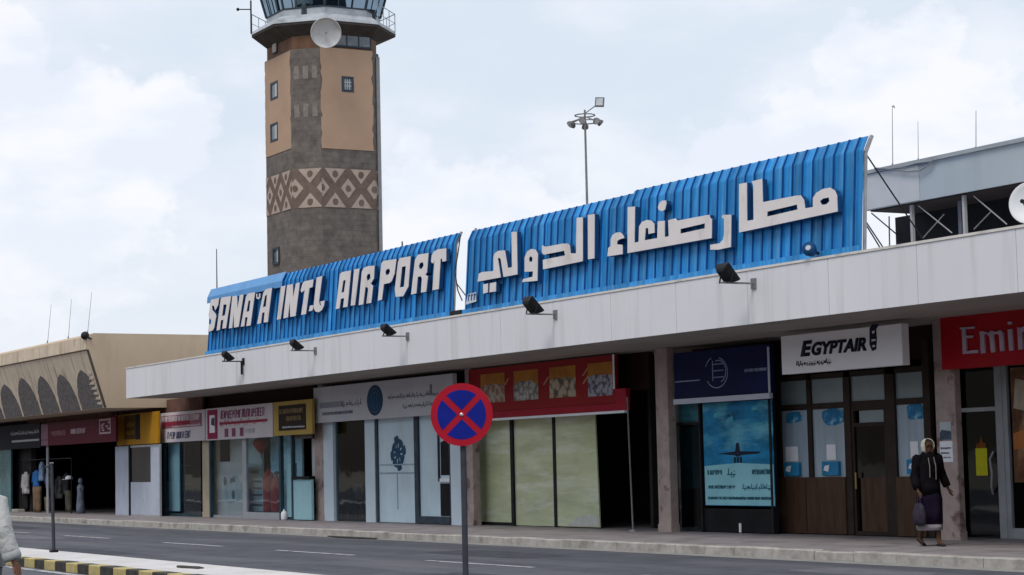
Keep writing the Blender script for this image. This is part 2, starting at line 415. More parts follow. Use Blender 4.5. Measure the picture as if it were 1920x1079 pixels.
# dry brown hills added unseen behind the camera to block low sky light
g = MB(); rh = random.Random(21); n = 90
for ring_ in range(1):
    low, top, back = [], [], []
    for i in range(n + 1):
        t = math.pi * (i / n) + math.pi
        R0 = 520; hgt = 95 + 28 * noise.noise(Vector((i * .17, 0, 3))) + 14 * noise.noise(Vector((i * .6, 5, 1)))
        low.append((R0 * math.cos(t), R0 * math.sin(t) * 1.0, -1)); top.append(((R0 + 130) * math.cos(t), (R0 + 130) * math.sin(t), hgt)); back.append(((R0 + 330) * math.cos(t), (R0 + 330) * math.sin(t), -1))
    vs = low + top + back; m_ = n + 1
    g.add(vs, [(k * m_ + i, k * m_ + i + 1, (k + 1) * m_ + i + 1, (k + 1) * m_ + i) for k in range(2) for i in range(n)])
tag(g.build('sky_blocker_hills', mat('sky_blocker_brown', (.10, .085, .07), .95, .3, .02), smooth=True), kind='structure')
# gutter strip and kerb stones
g = MB(); g.add([(-200, 19.35, .004), (40, 19.35, .004), (40, 19.72, .006), (-200, 19.72, .006)], [(0, 1, 2, 3)])
tag(g.build('gutter', gutter_m), kind='structure')
g = MB(); x = -120.0; rr = random.Random(3)
while x < 0:
    L_ = rr.uniform(.85, 1.1); dz = rr.uniform(-.012, .012); dy = rr.uniform(-.015, .015)
    if not (-26.9 < x < -26.1): g.box(x + .008, x + L_ - .008, 19.72 + dy, 19.94 + dy, -.01, .15 + dz)
    else: g.box(x + .008, x + L_ - .2, 19.74, 19.94, -.01, .07)
    x += L_
tag(g.build('kerb', kerb_m, bevel=.015), kind='structure')
g = MB()
rows = [(19.96, 30.0)]
g.box(-200, 40, 19.96, 30.0, -.01, .146)
tag(g.build('pavement', pave), kind='structure')
# traffic island
g = MB(); g.box(-200, 30, 10.25, 11.42, -.01, .15)
tag(g.build('traffic_island', median_m, bevel=.01), kind='structure')
x = -80.0; i = 0
gb, gy = MB(), MB()
while x < 10:
    L_ = .615; (gb if i % 2 else gy).box(x + .004, x + L_ - .004, 10.0 + rr.uniform(-.01, .01), 10.245, -.012, .15 + rr.uniform(-.006, .008)); x += L_; i += 1
kb = gb.build('island_kerb', kerb_black, bevel=.012); tag(kb, kind='structure')
ky = gy.build('island_kerb_yellow', kerb_yellow, bevel=.012); tag(ky, kind='structure')
# repaired patches in the asphalt
pa = mat('asphalt_repair', (.062, .064, .075), .9, .2, 3, bump=.3, bscale=50); pb = mat('asphalt_worn_patch', (.13, .13, .145), .9, .15, 3, bump=.2)
def patch(x0, x1, y0, y1, m_, sd):
    r_ = random.Random(sd); n_ = 26; p = []
    for k in range(n_):
        t = 2 * math.pi * k / n_; cx_, cy_ = math.cos(t), math.sin(t); s_ = max(abs(cx_), abs(cy_)) ** .75
        p.append(((x0 + x1) / 2 + (x1 - x0) / 2 * cx_ / s_ * (1 + r_.uniform(-.05, .05)), (y0 + y1) / 2 + (y1 - y0) / 2 * cy_ / s_ * (1 + r_.uniform(-.08, .08)), .003))
    o_ = MB().add(p, [tuple(range(n_))]).build('road_patch', m_); tag(o_, kind='structure')
patch(-34.5, -30.5, 17.0, 18.2, pa, 1); patch(-56.5, -50.0, 14.2, 15.2, pb, 2); patch(-27.5, -20, 13.4, 14.4, pa, 3); patch(-44, -39, 12.3, 13.3, pa, 4); patch(-24, -21.5, 17.6, 18.6, pb, 5); patch(-70, -60, 16.3, 17.6, pa, 6)
# road markings
g = MB()
for a in (-79.6, -72.8, -66.0, -59.2, -52.3, -44.6, -38.0, -31.35, -24.6, -17.9, -11.2):
    z = .004; y0 = 15.62 + rr.uniform(-.03, .03)
    g.add([(a, y0, z), (a + 3.55, y0 + .05, z), (a + 3.55, y0 + .18, z), (a, y0 + .13, z)], [(0, 1, 2, 3)])
g.add([(-200, 9.72, .004), (40, 9.72, .004), (40, 9.88, .004), (-200, 9.88, .004)], [(0, 1, 2, 3)])
tag(g.build('road_marking', lane_paint), kind='structure')

# ------------------------------------------------------------------ control tower
TX, TY, TH, TW = -109.25, 48.48, 3.1, 1.805
HX, HY, WX, WY = 3.196, 2.954, 1.911, 1.67
def octo(h, w, z, grow=0.0):
    """square with cut corners: half width h, half flat length w"""
    h += grow; w += grow * .414
    return [Vector((TX + a, TY + b, z)) for a, b in ((-w, -h), (w, -h), (h, -w), (h, w), (w, h), (-w, h), (-h, w), (-h, -w))]
def shaft_ring(z, i=0.0):
    j = i * .4
    return [Vector((TX + a, TY + b, z)) for a, b in ((-WX + j, -HY + i), (WX - j, -HY + i), (HX - i, -WY + j), (HX - i, WY - j), (HX - .65 - j, WY + .65 - i), (-HX + .65 + j, WY + .65 - i), (-HX + i, WY - j), (-HX + i, -WY + j))]
tower = thing('control_tower', 'octagonal dark stone control tower with tan panels and glazed cab', 'tower', (TX, TY, 0))
g = MB(); g.loft([shaft_ring(0), shaft_ring(25.45)])
g.build('shaft', stone_dark, tower)
FX_ = TX + HX; FY_ = TY - HY
def on_right(u, v, d): return (FX_ + d, u, v)       # +X face, u = Y
def on_left(u, v, d): return (u, FY_ - d, v)        # -Y face, u = X
rj = random.Random(5)
def ragged(u0, u1, z0, z1, n=16, a=.07):
    j = lambda: a * rj.random() ** 3
    p = [(u0, z0), (u1, z0)]
    p += [(u1 - j(), z0 + (z1 - z0) * (i + rj.random()) / n) for i in range(n)]
    p += [(u1, z1), (u0, z1)]
    p += [(u0 + j(), z1 - (z1 - z0) * (i + rj.random()) / n) for i in range(n)]
    return p
win_r = rect(48.117, 48.872, 22.98, 23.88)
g = MB(); g.prism([ragged(TY - WY, TY + WY - .05, 19.65, 25.48, 22, .13), list(reversed(win_r))], on_right, -.02, .03)
g.build('plaster_panel', plaster, tower)
win_l = [rect(-110.295, -109.169, 22.97, 24.0), rect(-110.377, -109.251, 20.51, 21.59)]
g = MB(); g.prism([ragged(TX - WX, TX + WX, 19.75, 25.4, 22, .1)] + [list(reversed(w)) for w in win_l], on_left, -.02, .03)
g.build('plaster_panel', plaster, tower)
pane_m = mat('dim_window_pane', (.12, .14, .17), .2, .3, 3, spec=.6)
frame_m = mat('dark_window_frame', (.045, .06, .08), .5, .2, 4)
win_white = mat('white_window_bar', (.42, .46, .5), .5, .1, 4)
def tower_window(u0, u1, z0, z1, fn, bars, proud=.06):
    g = MB(); t = .13
    for q in (rect(u0, u0 + t, z0, z1), rect(u1 - t, u1, z0, z1), rect(u0 + t, u1 - t, z0, z0 + t), rect(u0 + t, u1 - t, z1 - t, z1)):
        g.prism([q], fn, -.03, proud - .012)
    w = g.build('window', frame_m, tower)
    g = MB(); g.prism([rect(u0 + t, u1 - t, z0 + t, z1 - t)], fn, -.03, .008); g.build('pane', pane_m, w)
    if bars:
        g = MB()
        for k in range(1, 4):
            uu = u0 + t + (u1 - u0 - 2 * t) * k / 4; g.prism([rect(uu - .018, uu + .018, z0 + t, z1 - t)], fn, .008, .024)
        for k in range(1, 3):
            zz = z0 + t + (z1 - z0 - 2 * t) * k / 3; g.prism([rect(u0 + t, u1 - t, zz - .018, zz + .018)], fn, .008, .027)
        g.build('window_bars', win_white, w)
    else:
        g = MB(); um = u0 + (u1 - u0) * .58; g.prism([rect(um, u1 - t, z0 + t, z1 - t)], fn, .006, .03); g.build('shutter', win_white, w)
tower_window(win_r[0][0], win_r[1][0], win_r[0][1], win_r[2][1], on_right, True)
for w in win_l: tower_window(w[0][0], w[1][0], w[0][1], w[2][1], on_left, False)
tower_window(-110.207, -109.249, 13.32, 14.31, on_left, False, .1)
# three rows of paler weathered patches on the cut corner
cn = Vector((1, -1, 0)).normalized(); ct = Vector((1, 1, 0)).normalized(); cc = Vector((TX + (HX + WX) / 2, TY - (HY + WY) / 2, 0))
def on_corner(u, v, d):
    p = cc + ct * u + cn * d; return (p.x, p.y, v)
patch_m = mat('pale_stone_patch', (.20, .178, .165), .9, .2, 4)
for z in (23.7, 21.5):
    g = MB()
    for k in (-.55, 0, .55): g.prism([ragged(k - .17, k + .17, z, z + .75, 5, .04)], on_corner, -.01, .012)
    g.build('weathered_patch', patch_m, tower)
# patterned band: lozenges run right round the octagon
def band_face(fn, u0, u1, n0, pitch):
    """pale triangles and lozenges with dark dots, on dark crossing diagonals"""
    z0, z1 = 16.27, 18.55; zm = (z0 + z1) / 2; hh = (z1 - z0) / 2
    pale, dark = MB(), MB()
    dark.prism([rect(u0, u1, z0, z1)], fn, -.01, .015)
    def clip(p):
        # clip to u0..u1 (convex polygons)
        for lim, sgn in ((u0, 1), (u1, -1)):
            q = []
            for i in range(len(p)):
                a, b = p[i], p[(i + 1) % len(p)]
                ia, ib = sgn * (a[0] - lim) >= 0, sgn * (b[0] - lim) >= 0
                if ia: q.append(a)
                if ia != ib:
                    t = (lim - a[0]) / (b[0] - a[0]); q.append((lim, a[1] + t * (b[1] - a[1])))
            p = q
            if len(p) < 3: return None
        return p
    k = 0
    u = n0
    while u < u1 + pitch:
        w = pitch / 2
        for c, sh in ((u, 'loz'), (u + w, 'tri')):
            if sh == 'loz': ps = [[(c - w * .56, zm), (c, zm - hh * .5), (c + w * .56, zm), (c, zm + hh * .5)]]
            else: ps = [[(c - w * .80, z1 - .03), (c, zm + hh * .24), (c + w * .80, z1 - .03)], [(c - w * .80, z0 + .03), (c + w * .80, z0 + .03), (c, zm - hh * .24)]]
            for p in ps:
                q = clip(p)
                if q: pale.prism([q], fn, .0, .03)
            ds = [(c, zm)] if sh == 'loz' else [(c, z1 - hh * .30), (c, z0 + hh * .30)]
            for (a, b) in ds:
                r_ = .2; q = clip([(a + r_ * .9 * math.cos(t * .785 + rj.uniform(-.2, .2)), b + r_ * math.sin(t * .785)) for t in range(8)])
                if q: dark.prism([q], fn, .0, .042)
        u += pitch
    b = dark.build('band_background', band_dark, tower); 
    pale.build('lozenge_pattern', band_m, b)
PT = 1.62
band_face(on_right, TY - WY, TY + WY, TY - WY - PT, PT)
band_face(on_left, TX - WX, TX + WX, TX + WX - PT * 3, PT)
band_face(on_corner, -.909, .909, -.909 - PT, 1.818)
fc = Vector((TX + HX - .325, TY + WY + .325, 0)); fn_ = Vector((1, 1, 0)).normalized(); ft_ = Vector((-1, 1, 0)).normalized()
band_face(lambda u, v, d: (fc.x + ft_.x * u + fn_.x * d, fc.y + ft_.y * u + fn_.y * d, v), -.46, .46, -.46 - PT, PT)
# service duct down the far corner
g = MB(); g.bar((fc.x + .05, fc.y + .05, 0), (fc.x + .05, fc.y + .05, 25.2), .22, .22)
g.build('duct', mat('grey_duct', (.25, .255, .27), .6, .1, 2), tower)
# neck below the gallery
neck_m = mat('brown_neck_cladding', (.15, .085, .055), .6, .25, 1.6, stretch=(1, 1, .4))
g = MB(); g.loft([shaft_ring(25.44, .12), shaft_ring(26.9, .12)]); g.build('neck', neck_m, tower)
g = MB(); g.box(TX + HX - .14, TX + HX - .05, TY - WY + .75, TY + WY - .1, 25.6, 26.85); nk = g.build('neck_window', frame_m, tower)
g = MB()
for a, b in ((.85, 1.65), (1.75, 2.4), (2.5, 3.15)): g.box(TX + HX - .1, TX + HX - .04, TY - WY + a, TY - WY + b, 25.7, 26.78)
g.build('pane', pane_m, nk)
g = MB(); g.box(TX - .9, TX - .2, TY - HY + .05, TY - HY + .13, 25.7, 26.6); nk = g.build('neck_window', frame_m, tower)
g = MB(); g.box(TX - .82, TX - .28, TY - HY + .02, TY - HY + .06, 25.78, 26.52); g.build('pane', mat('pale_blind', (.42, .4, .37), .6, .1, 3), nk)
# gallery: dark flared soffit, pale slab edge, rail
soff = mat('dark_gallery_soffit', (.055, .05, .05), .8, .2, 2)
galm = mat('grey_gallery_metal', (.40, .43, .47), .5, .10, 1.5, stain=(.25, .27, .30), stain_s=1.2, stain_lo=.5, stain_hi=.7)
GH, GW = 3.86, 1.68
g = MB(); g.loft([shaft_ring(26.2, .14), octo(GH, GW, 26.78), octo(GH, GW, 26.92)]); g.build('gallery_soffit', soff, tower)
g = MB(); g.loft([octo(GH + .03, GW + .02, 26.92), octo(GH - .05, GW, 27.12), octo(GH - .5, GW - .15, 27.42), octo(2.9, 1.35, 27.5)]); g.build('gallery_deck', galm, tower)
g = MB()
top = octo(GH - .02, GW, 28.15)
bot = octo(GH - .02, GW, 27.05)
for i in (3, 4, 5, 6, 7):
    a, b, c, d = top[i], top[(i + 1) % 8], bot[i], bot[(i + 1) % 8]
    g.tube(a, b, .025, 6); g.tube(a.lerp(c, .5), b.lerp(d, .5), .018, 6)
    for k in range(4):
        t = k / 3; g.tube(a.lerp(b, t), c.lerp(d, t), .022, 6)
g.build('railing', galm, tower)
# cab: glass leaning outwards between posts
g = MB(); g.loft([octo(3.06, 1.28, 27.4), octo(3.08, 1.29, 27.92)]); g.build('cab_sill', galm, tower)
b0, t0 = octo(3.08, 1.29, 27.92), octo(3.8, 1.59, 30.7)
g = MB(); g.loft([b0, t0], caps=False); g.build('cab_glass', glass('cab_glass', (.50, .57, .62)), tower)
g = MB()
for i in range(8):
    g.tube(b0[i], t0[i], .075, 6)
    for q_ in (.33, .67): g.tube(b0[i].lerp(b0[(i + 1) % 8], q_), t0[i].lerp(t0[(i + 1) % 8], q_), .035, 6)
    g.tube(b0[i], b0[(i + 1) % 8], .05, 6)
g.build('cab_post', frame_m, tower)
g = MB(); g.loft([octo(4.1, 1.7, 30.7), octo(4.2, 1.75, 31.1), octo(3.3, 1.4, 31.6)]); g.build('cab_roof', galm, tower)
g = MB(); g.lathe([(1.5, 0), (1.5, .3), (1.3, 1.9), (.5, 2.9)], (TX, TY, 27.45), 12); g.box(TX - 2.3, TX + 2.3, TY - 2.3, TY + 2.3, 27.45, 28.15)
g.build('control_desk', mat('dark_desk', (.06, .075, .09), .6, .4, 2), tower)
g = MB(); g.box(TX + 1.2, TX + 2.1, TY - 2.35, TY - 1.6, 28.15, 28.75); g.build('monitor', mat('pale_monitor', (.4, .45, .47), .5, .2, 3), tower)
# round dish hung on the corner
dp = Vector((-105.813, 47.051, 26.256)); dn = Vector((1.0, -.32, -.16)).normalized(); dc = Vector((-104.335, 46.427, 25.915))
dish = thing('dish_antenna', 'big round pale dish antenna hung on the tower just below its gallery', 'dish antenna', tuple(dc))
dish_m = mat('pale_dish', (.46, .47, .49), .45, .08, 1.2, stain=(.34, .35, .37), stain_s=1.4, stain_lo=.5, stain_hi=.7)
g = MB(); n_ = 32
prof = [(.02, -.34)] + [(.84 * k / 6, -.34 + .26 * (k / 6) ** 2) for k in range(1, 7)] + [(.88, -.04), (.88, .10), (.83, .13), (.5, .06), (.02, .02)]
prof = [(.02, -.36), (.45, -.30), (.75, -.18), (.86, -.05), (.87, .08), (.83, .10), (.82, .02), (.7, -.05), (.45, -.13), (.02, -.18)]
g.lathe(prof, dc, n_, dn); g.build('reflector', dish_m, dish, smooth=True)
g = MB(); g.tube(dc - dn * .34, dp - Vector((1, -1, 0)).normalized() * .1, .07, 8); g.build('bracket', steel, dish)
g = MB(); g.tube(dc - dn * .17, dc + dn * .22, .02, 6); g.lathe([(.05, 0), (.06, .06), (.03, .09)], dc + dn * .2, 8, dn); g.build('feed', steel, dish)
# mast with a side arm at the gallery corner
a = Vector((-108.769, 43.721, 26.497))
ant = thing('antenna_mast', 'dark thin antenna pole with side arm on the tower gallery', 'antenna', tuple(a))
g = MB(); g.tube(a, a + Vector((0, 0, 1.95)), .05, 6); g.build('pole', black_m, ant)
b = Vector((-109.02, 43.021, 27.919)); c = Vector((-108.663, 43.664, 27.902))
g = MB(); g.tube(c, b, .035, 6); g.lathe([(.06, 0), (.1, .08), (.06, .16)], b - Vector((0, 0, .08)), 8); g.build('arm', black_m, ant)

# ------------------------------------------------------------------ light mast far behind
mb_ = Vector((-93.3, 56.6, 0))
mast = thing('floodlight_mast', 'tall slender floodlight mast behind the blue sign with a ring of lamps', 'light mast', tuple(mb_))
g = MB(); g.tube(mb_, mb_ + Vector((0, 0, 20.4)), .11, 10, .055); g.build('pole', steel, mast)
zt = 19.75
g = MB()
for k in range(10):
    a0, a1 = 2 * math.pi * k / 10, 2 * math.pi * (k + 1) / 10
    for zz, r_ in ((zt, .75), (zt + .35, .55)):
        g.tube(mb_ + Vector((r_ * math.cos(a0), r_ * math.sin(a0), zz)), mb_ + Vector((r_ * math.cos(a1), r_ * math.sin(a1), zz)), .035, 6)
for k in range(5):
    a0 = 2 * math.pi * k / 5; g.tube(mb_ + Vector((0, 0, zt + .3)), mb_ + Vector((.75 * math.cos(a0), .75 * math.sin(a0), zt)), .035, 6)
g.build('ring', steel, mast)
lampbox = mat('grey_lamp_box', (.14, .145, .16), .5, .2, 3); lens = mat('lamp_lens', (.5, .53, .57), .25, .1, 3)
for k, (ang, dz) in enumerate(((.2, 0), (1.4, .05), (2.6, -.05), (3.5, 0), (4.6, -.1), (5.6, .02))):
    c = mb_ + Vector((.85 * math.cos(ang), .85 * math.sin(ang), zt - .05 + dz)); dv = Vector((math.cos(ang), math.sin(ang), -.8)).normalized()
    g = MB(); g.lathe([(.11, -.12), (.19, 0), (.20, .1)], c, 8, dv); l = g.build('lamp', lampbox, mast)
    g = MB(); g.lathe([(.17, .1), (.17, .115)], c, 8, dv); g.build('lens', lens, l)
c = mb_ + Vector((.55, .62, 20.75)); dv = Vector((.75, -.6, .25)).normalized(); q = dv.orthogonal()
g = MB(); g.tube(mb_ + Vector((0, 0, 20.2)), c, .03, 6); l = g.build('lamp_arm', steel, mast)
g = MB(); ru = Vector((.62, .78, 0)); uu = Vector((-.1, .05, 1))
g.loft([[c + dv * t + ru * (sx * s_) + uu * (sz * s_) for sx, sz in ((-.27, -.24), (.22, -.27), (.27, .24), (-.22, .27))] for t, s_ in ((-.12, .7), (0, 1), (.08, 1))]); l = g.build('lamp', lampbox, mast)
g = MB(); g.loft([[c + dv * t + ru * sx + uu * sz for sx, sz in ((-.2, -.18), (.16, -.2), (.2, .18), (-.16, .2))] for t in (.08, .1)]); g.build('lens', lens, l)

# ------------------------------------------------------------------ beige wing with stone arches
XE = -64.26
wing = thing('beige_wing', 'beige concrete terminal wing with a sloped frieze of dark stone arches', 'building', (XE, 22, 0))
prof = [(20.7, 3.67), (20.12, 5.54), (20.06, 5.54), (20.06, 5.97), (20.28, 6.08), (34, 6.02), (34, 3.67)]
g = MB(); g.prism([prof], lambda u, v, d: (d, u, v), -130, XE)
g.build('upper_storey', beige_m, wing)
g = MB(); g.prism([[(20.69, 3.675), (20.655, 3.675), (20.085, 5.52), (20.12, 5.52)]], lambda u, v, d: (d, u, v), -130, XE - .06)
g.build('sloped_frieze', beige_dirty, wing)
g = MB(); g.box(-130, XE - .05, 20.03, 20.056, 5.56, 5.95); g.build('parapet', beige_dirty, wing)
g = MB(); g.prism([[(20.66, 3.68), (20.62, 3.68), (20.05, 5.55), (20.09, 5.55)]], lambda u, v, d: (d, u, v), XE - .055, XE + .03)
g.build('edge_flashing', mat('dark_flashing', (.08, .07, .06), .7, .2, 5), wing)
def on_slope(u, t, d):
    # t up the slope from its bottom edge
    return (u, 20.655 - .29 * t - d * .956, 3.675 + .956 * t - d * .29)
ra = random.Random(11)
edges = [-97.3, -94.95, -92.6, -90.25, -87.9, -85.5, -83.2, -80.85, -78.55, -76.22, -73.75, -71.3, -69.05, -66.75, -64.40]
for i, (a, b) in enumerate(zip(edges, edges[1:])):
    w = (b - a) - .24; c = (a + b) / 2; hgt = 1.30 + ra.uniform(-.08, .1)
    p = [(c - w / 2, .02), (c + w / 2, .02)]
    for k in range(1, 12):
        t = k / 12; p.append((c + w / 2 * (1 - t ** 2.6) ** .62 + ra.uniform(-.03, .03), .02 + hgt * t))
    p.append((c + ra.uniform(-.05, .05), hgt + .03))
    for k in range(11, 0, -1):
        t = k / 12; p.append((c - w / 2 * (1 - t ** 2.6) ** .62 + ra.uniform(-.03, .03), .02 + hgt * t))
    g = MB(); g.prism([p], on_slope, -.02, .022); g.build('arch_panel', arch_m, wing)
# peeled pale flakes along the last arch
g = MB()
for k in range(7):
    t = .15 + k * .17; x0 = XE - .40 - .02 * k + ra.uniform(-.05, .05)
    g.prism([[(x0 - .3 * ra.random() - .12, t), (x0 + .2, t - .03), (x0 + .22, t + .05), (x0 - .05, t + .07)]], on_slope, .0, .03)
g.build('peeled_render', beige_dirty, wing)
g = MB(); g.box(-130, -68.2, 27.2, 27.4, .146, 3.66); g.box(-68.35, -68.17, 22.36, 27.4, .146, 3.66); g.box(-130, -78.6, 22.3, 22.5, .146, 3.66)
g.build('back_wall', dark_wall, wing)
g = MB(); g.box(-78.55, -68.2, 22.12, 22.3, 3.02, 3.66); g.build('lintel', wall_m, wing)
# roof-edge lamp
c = Vector((-64.35, 20.02, 6.0)); lo_ = thing('roof_lamp', 'small black round lamp at the beige parapet corner', 'lamp', tuple(c))
g = MB(); g.lathe([(.03, -.14), (.11, -.09), (.14, 0), (.11, .08), (.04, .11)], c, 12, (-.6, -.4, .1)); g.build('shade', black_m, lo_)
g = MB(); g.tube(c, c + Vector((.22, .15, -.12)), .03, 6); g.build('bracket', black_m, lo_)

# ------------------------------------------------------------------ terminal building under the white canopy
XL, XR = -62.3, -8.0
term = thing('terminal_building', 'long low terminal with a white canopy over its row of shops', 'building', (-40, 23, 0))
g = MB(); g.box(XL + .03, XR, 20.74, 32, 3.93, 4.62); g.box(XL + .03, XR, 20.74, 20.9, 4.62, 4.80)
g.build('canopy', white_clad, term)
seams = [XL, -42.218, -40.007, -37.75, -35.55, -33.35, -31.1, -28.87, -26.616, -24.417, -22.228, -20.1, -17.9, -15.7, -13.5, -11.3, XR]
seams = [XL, -58.2, -53.9, -49.6, -46.0, -44.0] + seams[1:]
g = MB()
for a, b in zip(sorted(seams), sorted(seams)[1:]): g.box(a + .006, b - .006, 20.70, 20.738, 3.90, 4.82)
g.build('fascia_panels', white_clad, term)
g = MB(); g.box(XL, XL + .026, 20.742, 32, 3.90, 4.82); g.build('end_panel', white_clad, term)
g = MB(); g.box(XL - .01, XR, 20.685, 20.92, 4.824, 4.865); g.build('coping', coping_m, term)
g = MB(); g.box(XL + .03, XR, 20.75, 27.9, 3.895, 3.926); g.build('soffit', soffit_m, term)
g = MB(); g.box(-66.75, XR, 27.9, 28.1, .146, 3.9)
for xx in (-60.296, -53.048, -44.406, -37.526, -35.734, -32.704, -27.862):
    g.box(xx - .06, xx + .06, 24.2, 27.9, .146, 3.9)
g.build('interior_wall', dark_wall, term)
g = MB(); g.box(-66.7, -52.5, 22.95, 23.05, 3.05, 3.9); g.box(-52.886, -36.485, 23.55, 23.65, 3.1, 3.9); g.box(-35.734, -10, 24.15, 24.25, 3.3, 3.9)
g.build('lintel', mat('dark_maroon_lintel', (.035, .016, .014), .8, .2, 2), term)
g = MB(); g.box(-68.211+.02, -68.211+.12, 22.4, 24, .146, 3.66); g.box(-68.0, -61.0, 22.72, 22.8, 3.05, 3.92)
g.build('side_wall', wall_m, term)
def column(px, Y, d, z1=3.895, m=column_m):
    a, b = px
    g = MB(); g.box(a, b, Y, Y + d, .146, z1)
    c = g.build('column', m, term, bevel=.012)
    g = MB(); g.box(a - .012, b + .012, Y - .012, Y + d, .146, .30); g.build('plinth', m, c)
column((-52.771, -52.184), 22.95, .2)
column((-43.906, -43.577), 23.05, .2)
column((-35.574, -35.117), 23.1, .2)
column((-27.333, -26.818), 23.45, .14)
column((-61.098, -60.303), 22.75, .3, 3.12, m=mat('cream_column', (.42, .36, .27), .7, .1, 3))

# ---- shop fronts
def front(label=None, m=alu): return m
pale_panel = mat('pale_blue_panel', (.56, .66, .74), .4, .05, 1.2)
grey_panel = mat('grey_blue_panel', (.42, .46, .55), .5, .07, 1.5, stain=(.22, .24, .30), stain_s=2, stain_st=(2, 1, .5), stain_lo=.6, stain_hi=.8)
teal_panel = mat('teal_panel', (.32, .54, .60), .4, .06, 2)
green_frost = mat('green_frost_painted_reflection', (.55, .60, .37), .14, .16, .9, stretch=(.6, 1, 2.2), stain=(.74, .80, .68), stain_s=1.1, stain_st=(.45, 1, 2.8), stain_lo=.46, stain_hi=.70, spec=.7)  # pale horizontal streaks are street reflections painted into the glass colour
frost = mat('frosted_blue_glass', (.54, .69, .78), .14, .10, .9, stretch=(1, 1, .6), spec=.7)
wood = mat('dark_wood', (.075, .042, .027), .5, .22, 3, stretch=(4, 4, .5))
wood_dark = mat('darker_wood_frame', (.035, .025, .02), .5, .2, 4)
shop_glass = glass('shop_glass', (.80, .90, .92))
dark_glass = glass('dark_shop_glass', (.55, .66, .68))
clear_glass = glass('clear_shop_glass', (.93, .96, .97))
paper = mat('white_paper', (.80, .82, .86), .7, .05, 4)
black_flat = mat('black_void_panel', (.012, .012, .014), .6, .3, 2)

def frame_box(mb, q, Y, t=.05, d=.06):
    x0, x1, z0, z1 = q
    mb.box(x0, x0 + t, Y - d, Y, z0, z1); mb.box(x1 - t, x1, Y - d, Y, z0, z1)
    mb.box(x0 + t, x1 - t, Y - d, Y, z0, z0 + t); mb.box(x0 + t, x1 - t, Y - d, Y, z1 - t, z1)
    return mb
def pane(q, Y, m, par, name='pane', t=.02, inset=.0):
    x0, x1, z0, z1 = q
    return MB().box(x0 + inset, x1 - inset, Y - t, Y, z0 + inset, z1 - inset).build(name, m, par)

# far left: teal glass front
q = (-87.026, -80.105, 0.03, 3.519)
sf = frame_box(MB(), q, 22.0, .07).build('shopfront', mat('dark_teal_frame', (.03, .06, .075), .4, .2, 3), wing)
pane((q[0] + .07, q[1] - .07, q[2] + .07, q[3] - .07), 21.97, mat('teal_tinted_pane', (.05, .16, .18), .15, .3, 1.5, spec=.7), sf)
q = (-87.026, -80.105, 0.03, 3.519)
MB().box(q[0] - 8, q[0] - .05, 21.98, 22.1, .146, 3.6).build('side_panel', grey_panel, wing)
# thin pale post in the open shop front
q = (-75.452, -74.971, 0.149, 2.598)
MB().box(q[0] + .1, q[0] + .26, 21.95, 22.0, .146, 3.1).build('post', alu, wing)
# kiosk with a grey door
q = (-68.321, -66.849, 0.121, 2.467)
k1 = board(q, 22.35, .05).build('side_panel', grey_panel, term)
q = (-66.793, -63.752, 0.121, 2.475)
MB().box(-66.833, -66.695, 22.27, 22.35, .15, 3.05).build('door_gap', black_flat, term)
d1 = frame_box(MB(), q, 22.35, .07, .06).build('kiosk_door', alu, term)
zmid = q[2] + (q[3] - q[2]) * .48
MB().box(q[0] + .07, q[1] - .07, 22.30, 22.33, q[2] + .07, zmid).build('lower_panel', grey_panel, d1)
x_a = q[0] + (q[1] - q[0]) * .70
MB().box(x_a, q[1] - .07, 22.30, 22.33, zmid, q[3] - .07).build('upper_panel', grey_panel, d1)
MB().box(q[0] + .07, x_a, 22.31, 22.33, zmid, q[3] - .07).build('pane', mat('dark_pane', (.02, .02, .025), .2, .3, 2, spec=.6), d1)
# phone shop
q = (-64.84, -60.32, 0.114, 2.539)
g = MB(); g.box(-64.823, -64.408, 22.68, 22.78, .146, 3.1); g.box(q[0], -61.098, 22.7, 22.76, .146, .24); g.box(q[0], -61.098, 22.7, 22.76, 3.0, 3.1)
g.box(-60.257, -60.141, 22.66, 22.78, .146, 3.1)
sf = g.build('shopfront', mat('dark_teal_frame', (.03, .06, .075)), term)
x0, x1 = -64.382, -61.145
pane((x0, x1, .24, 3.0), 22.74, shop_glass, sf)
MB().box(x0 + .03, -63.339, 22.80, 22.83, .3, 2.95).build('display_panel', pale_panel, sf)
g = MB()
for z in (1.15, 1.75): g.box(x0 + .05, -63.289, 22.84, 23.2, z, z + .03)
g.build('shelf', frame_m, sf)
q3 = (-60.25, -57.626, -57.328, -54.788, -53.777, -52.5)
g = MB(); g.box(q3[1], q3[2], 22.72, 22.8, .146, 3.1); g.box(q3[0], q3[1], 22.74, 22.8, .146, .22); g.box(q3[2], q3[3], 22.72, 22.8, .146, .34); g.box(q3[0], q3[4], 22.74, 22.8, 3.02, 3.1)
sf = g.build('shopfront', alu, term)
pane((q3[0], q3[1], .22, 3.02), 22.78, clear_glass, sf); pane((q3[2], q3[3], .34, 3.02), 22.78, shop_glass, sf)
MB().box(q3[0], q3[1] - .02, 23.35, 23.42, .22, 3.02).build('display_wall', mat('grey_display_wall', (.62, .65, .64), .6, .1, 1.2), sf)
MB().box(q3[2], q3[3] - .15, 23.5, 23.56, .3, 3.0).build('display_wall', mat('blue_display_wall', (.42, .60, .70), .5, .22, 1.6, stretch=(1, 1, 3)), sf)
for a, b in ((q3[3] + .02, q3[3] + .16), (q3[4] - .1, q3[4])): MB().box(a, b, 22.70, 22.8, .146, 3.1).build('mullion', mat('dark_teal_frame', (.03, .06, .075)), sf)
MB().box(q3[3] + .2, q3[4] - .14, 22.86, 22.9, .22, 1.75).build('display_panel', teal_panel, sf)
MB().box(q3[4] + .01, q3[5], 22.72, 22.79, .17, 1.28).build('counter_panel', teal_panel, sf)
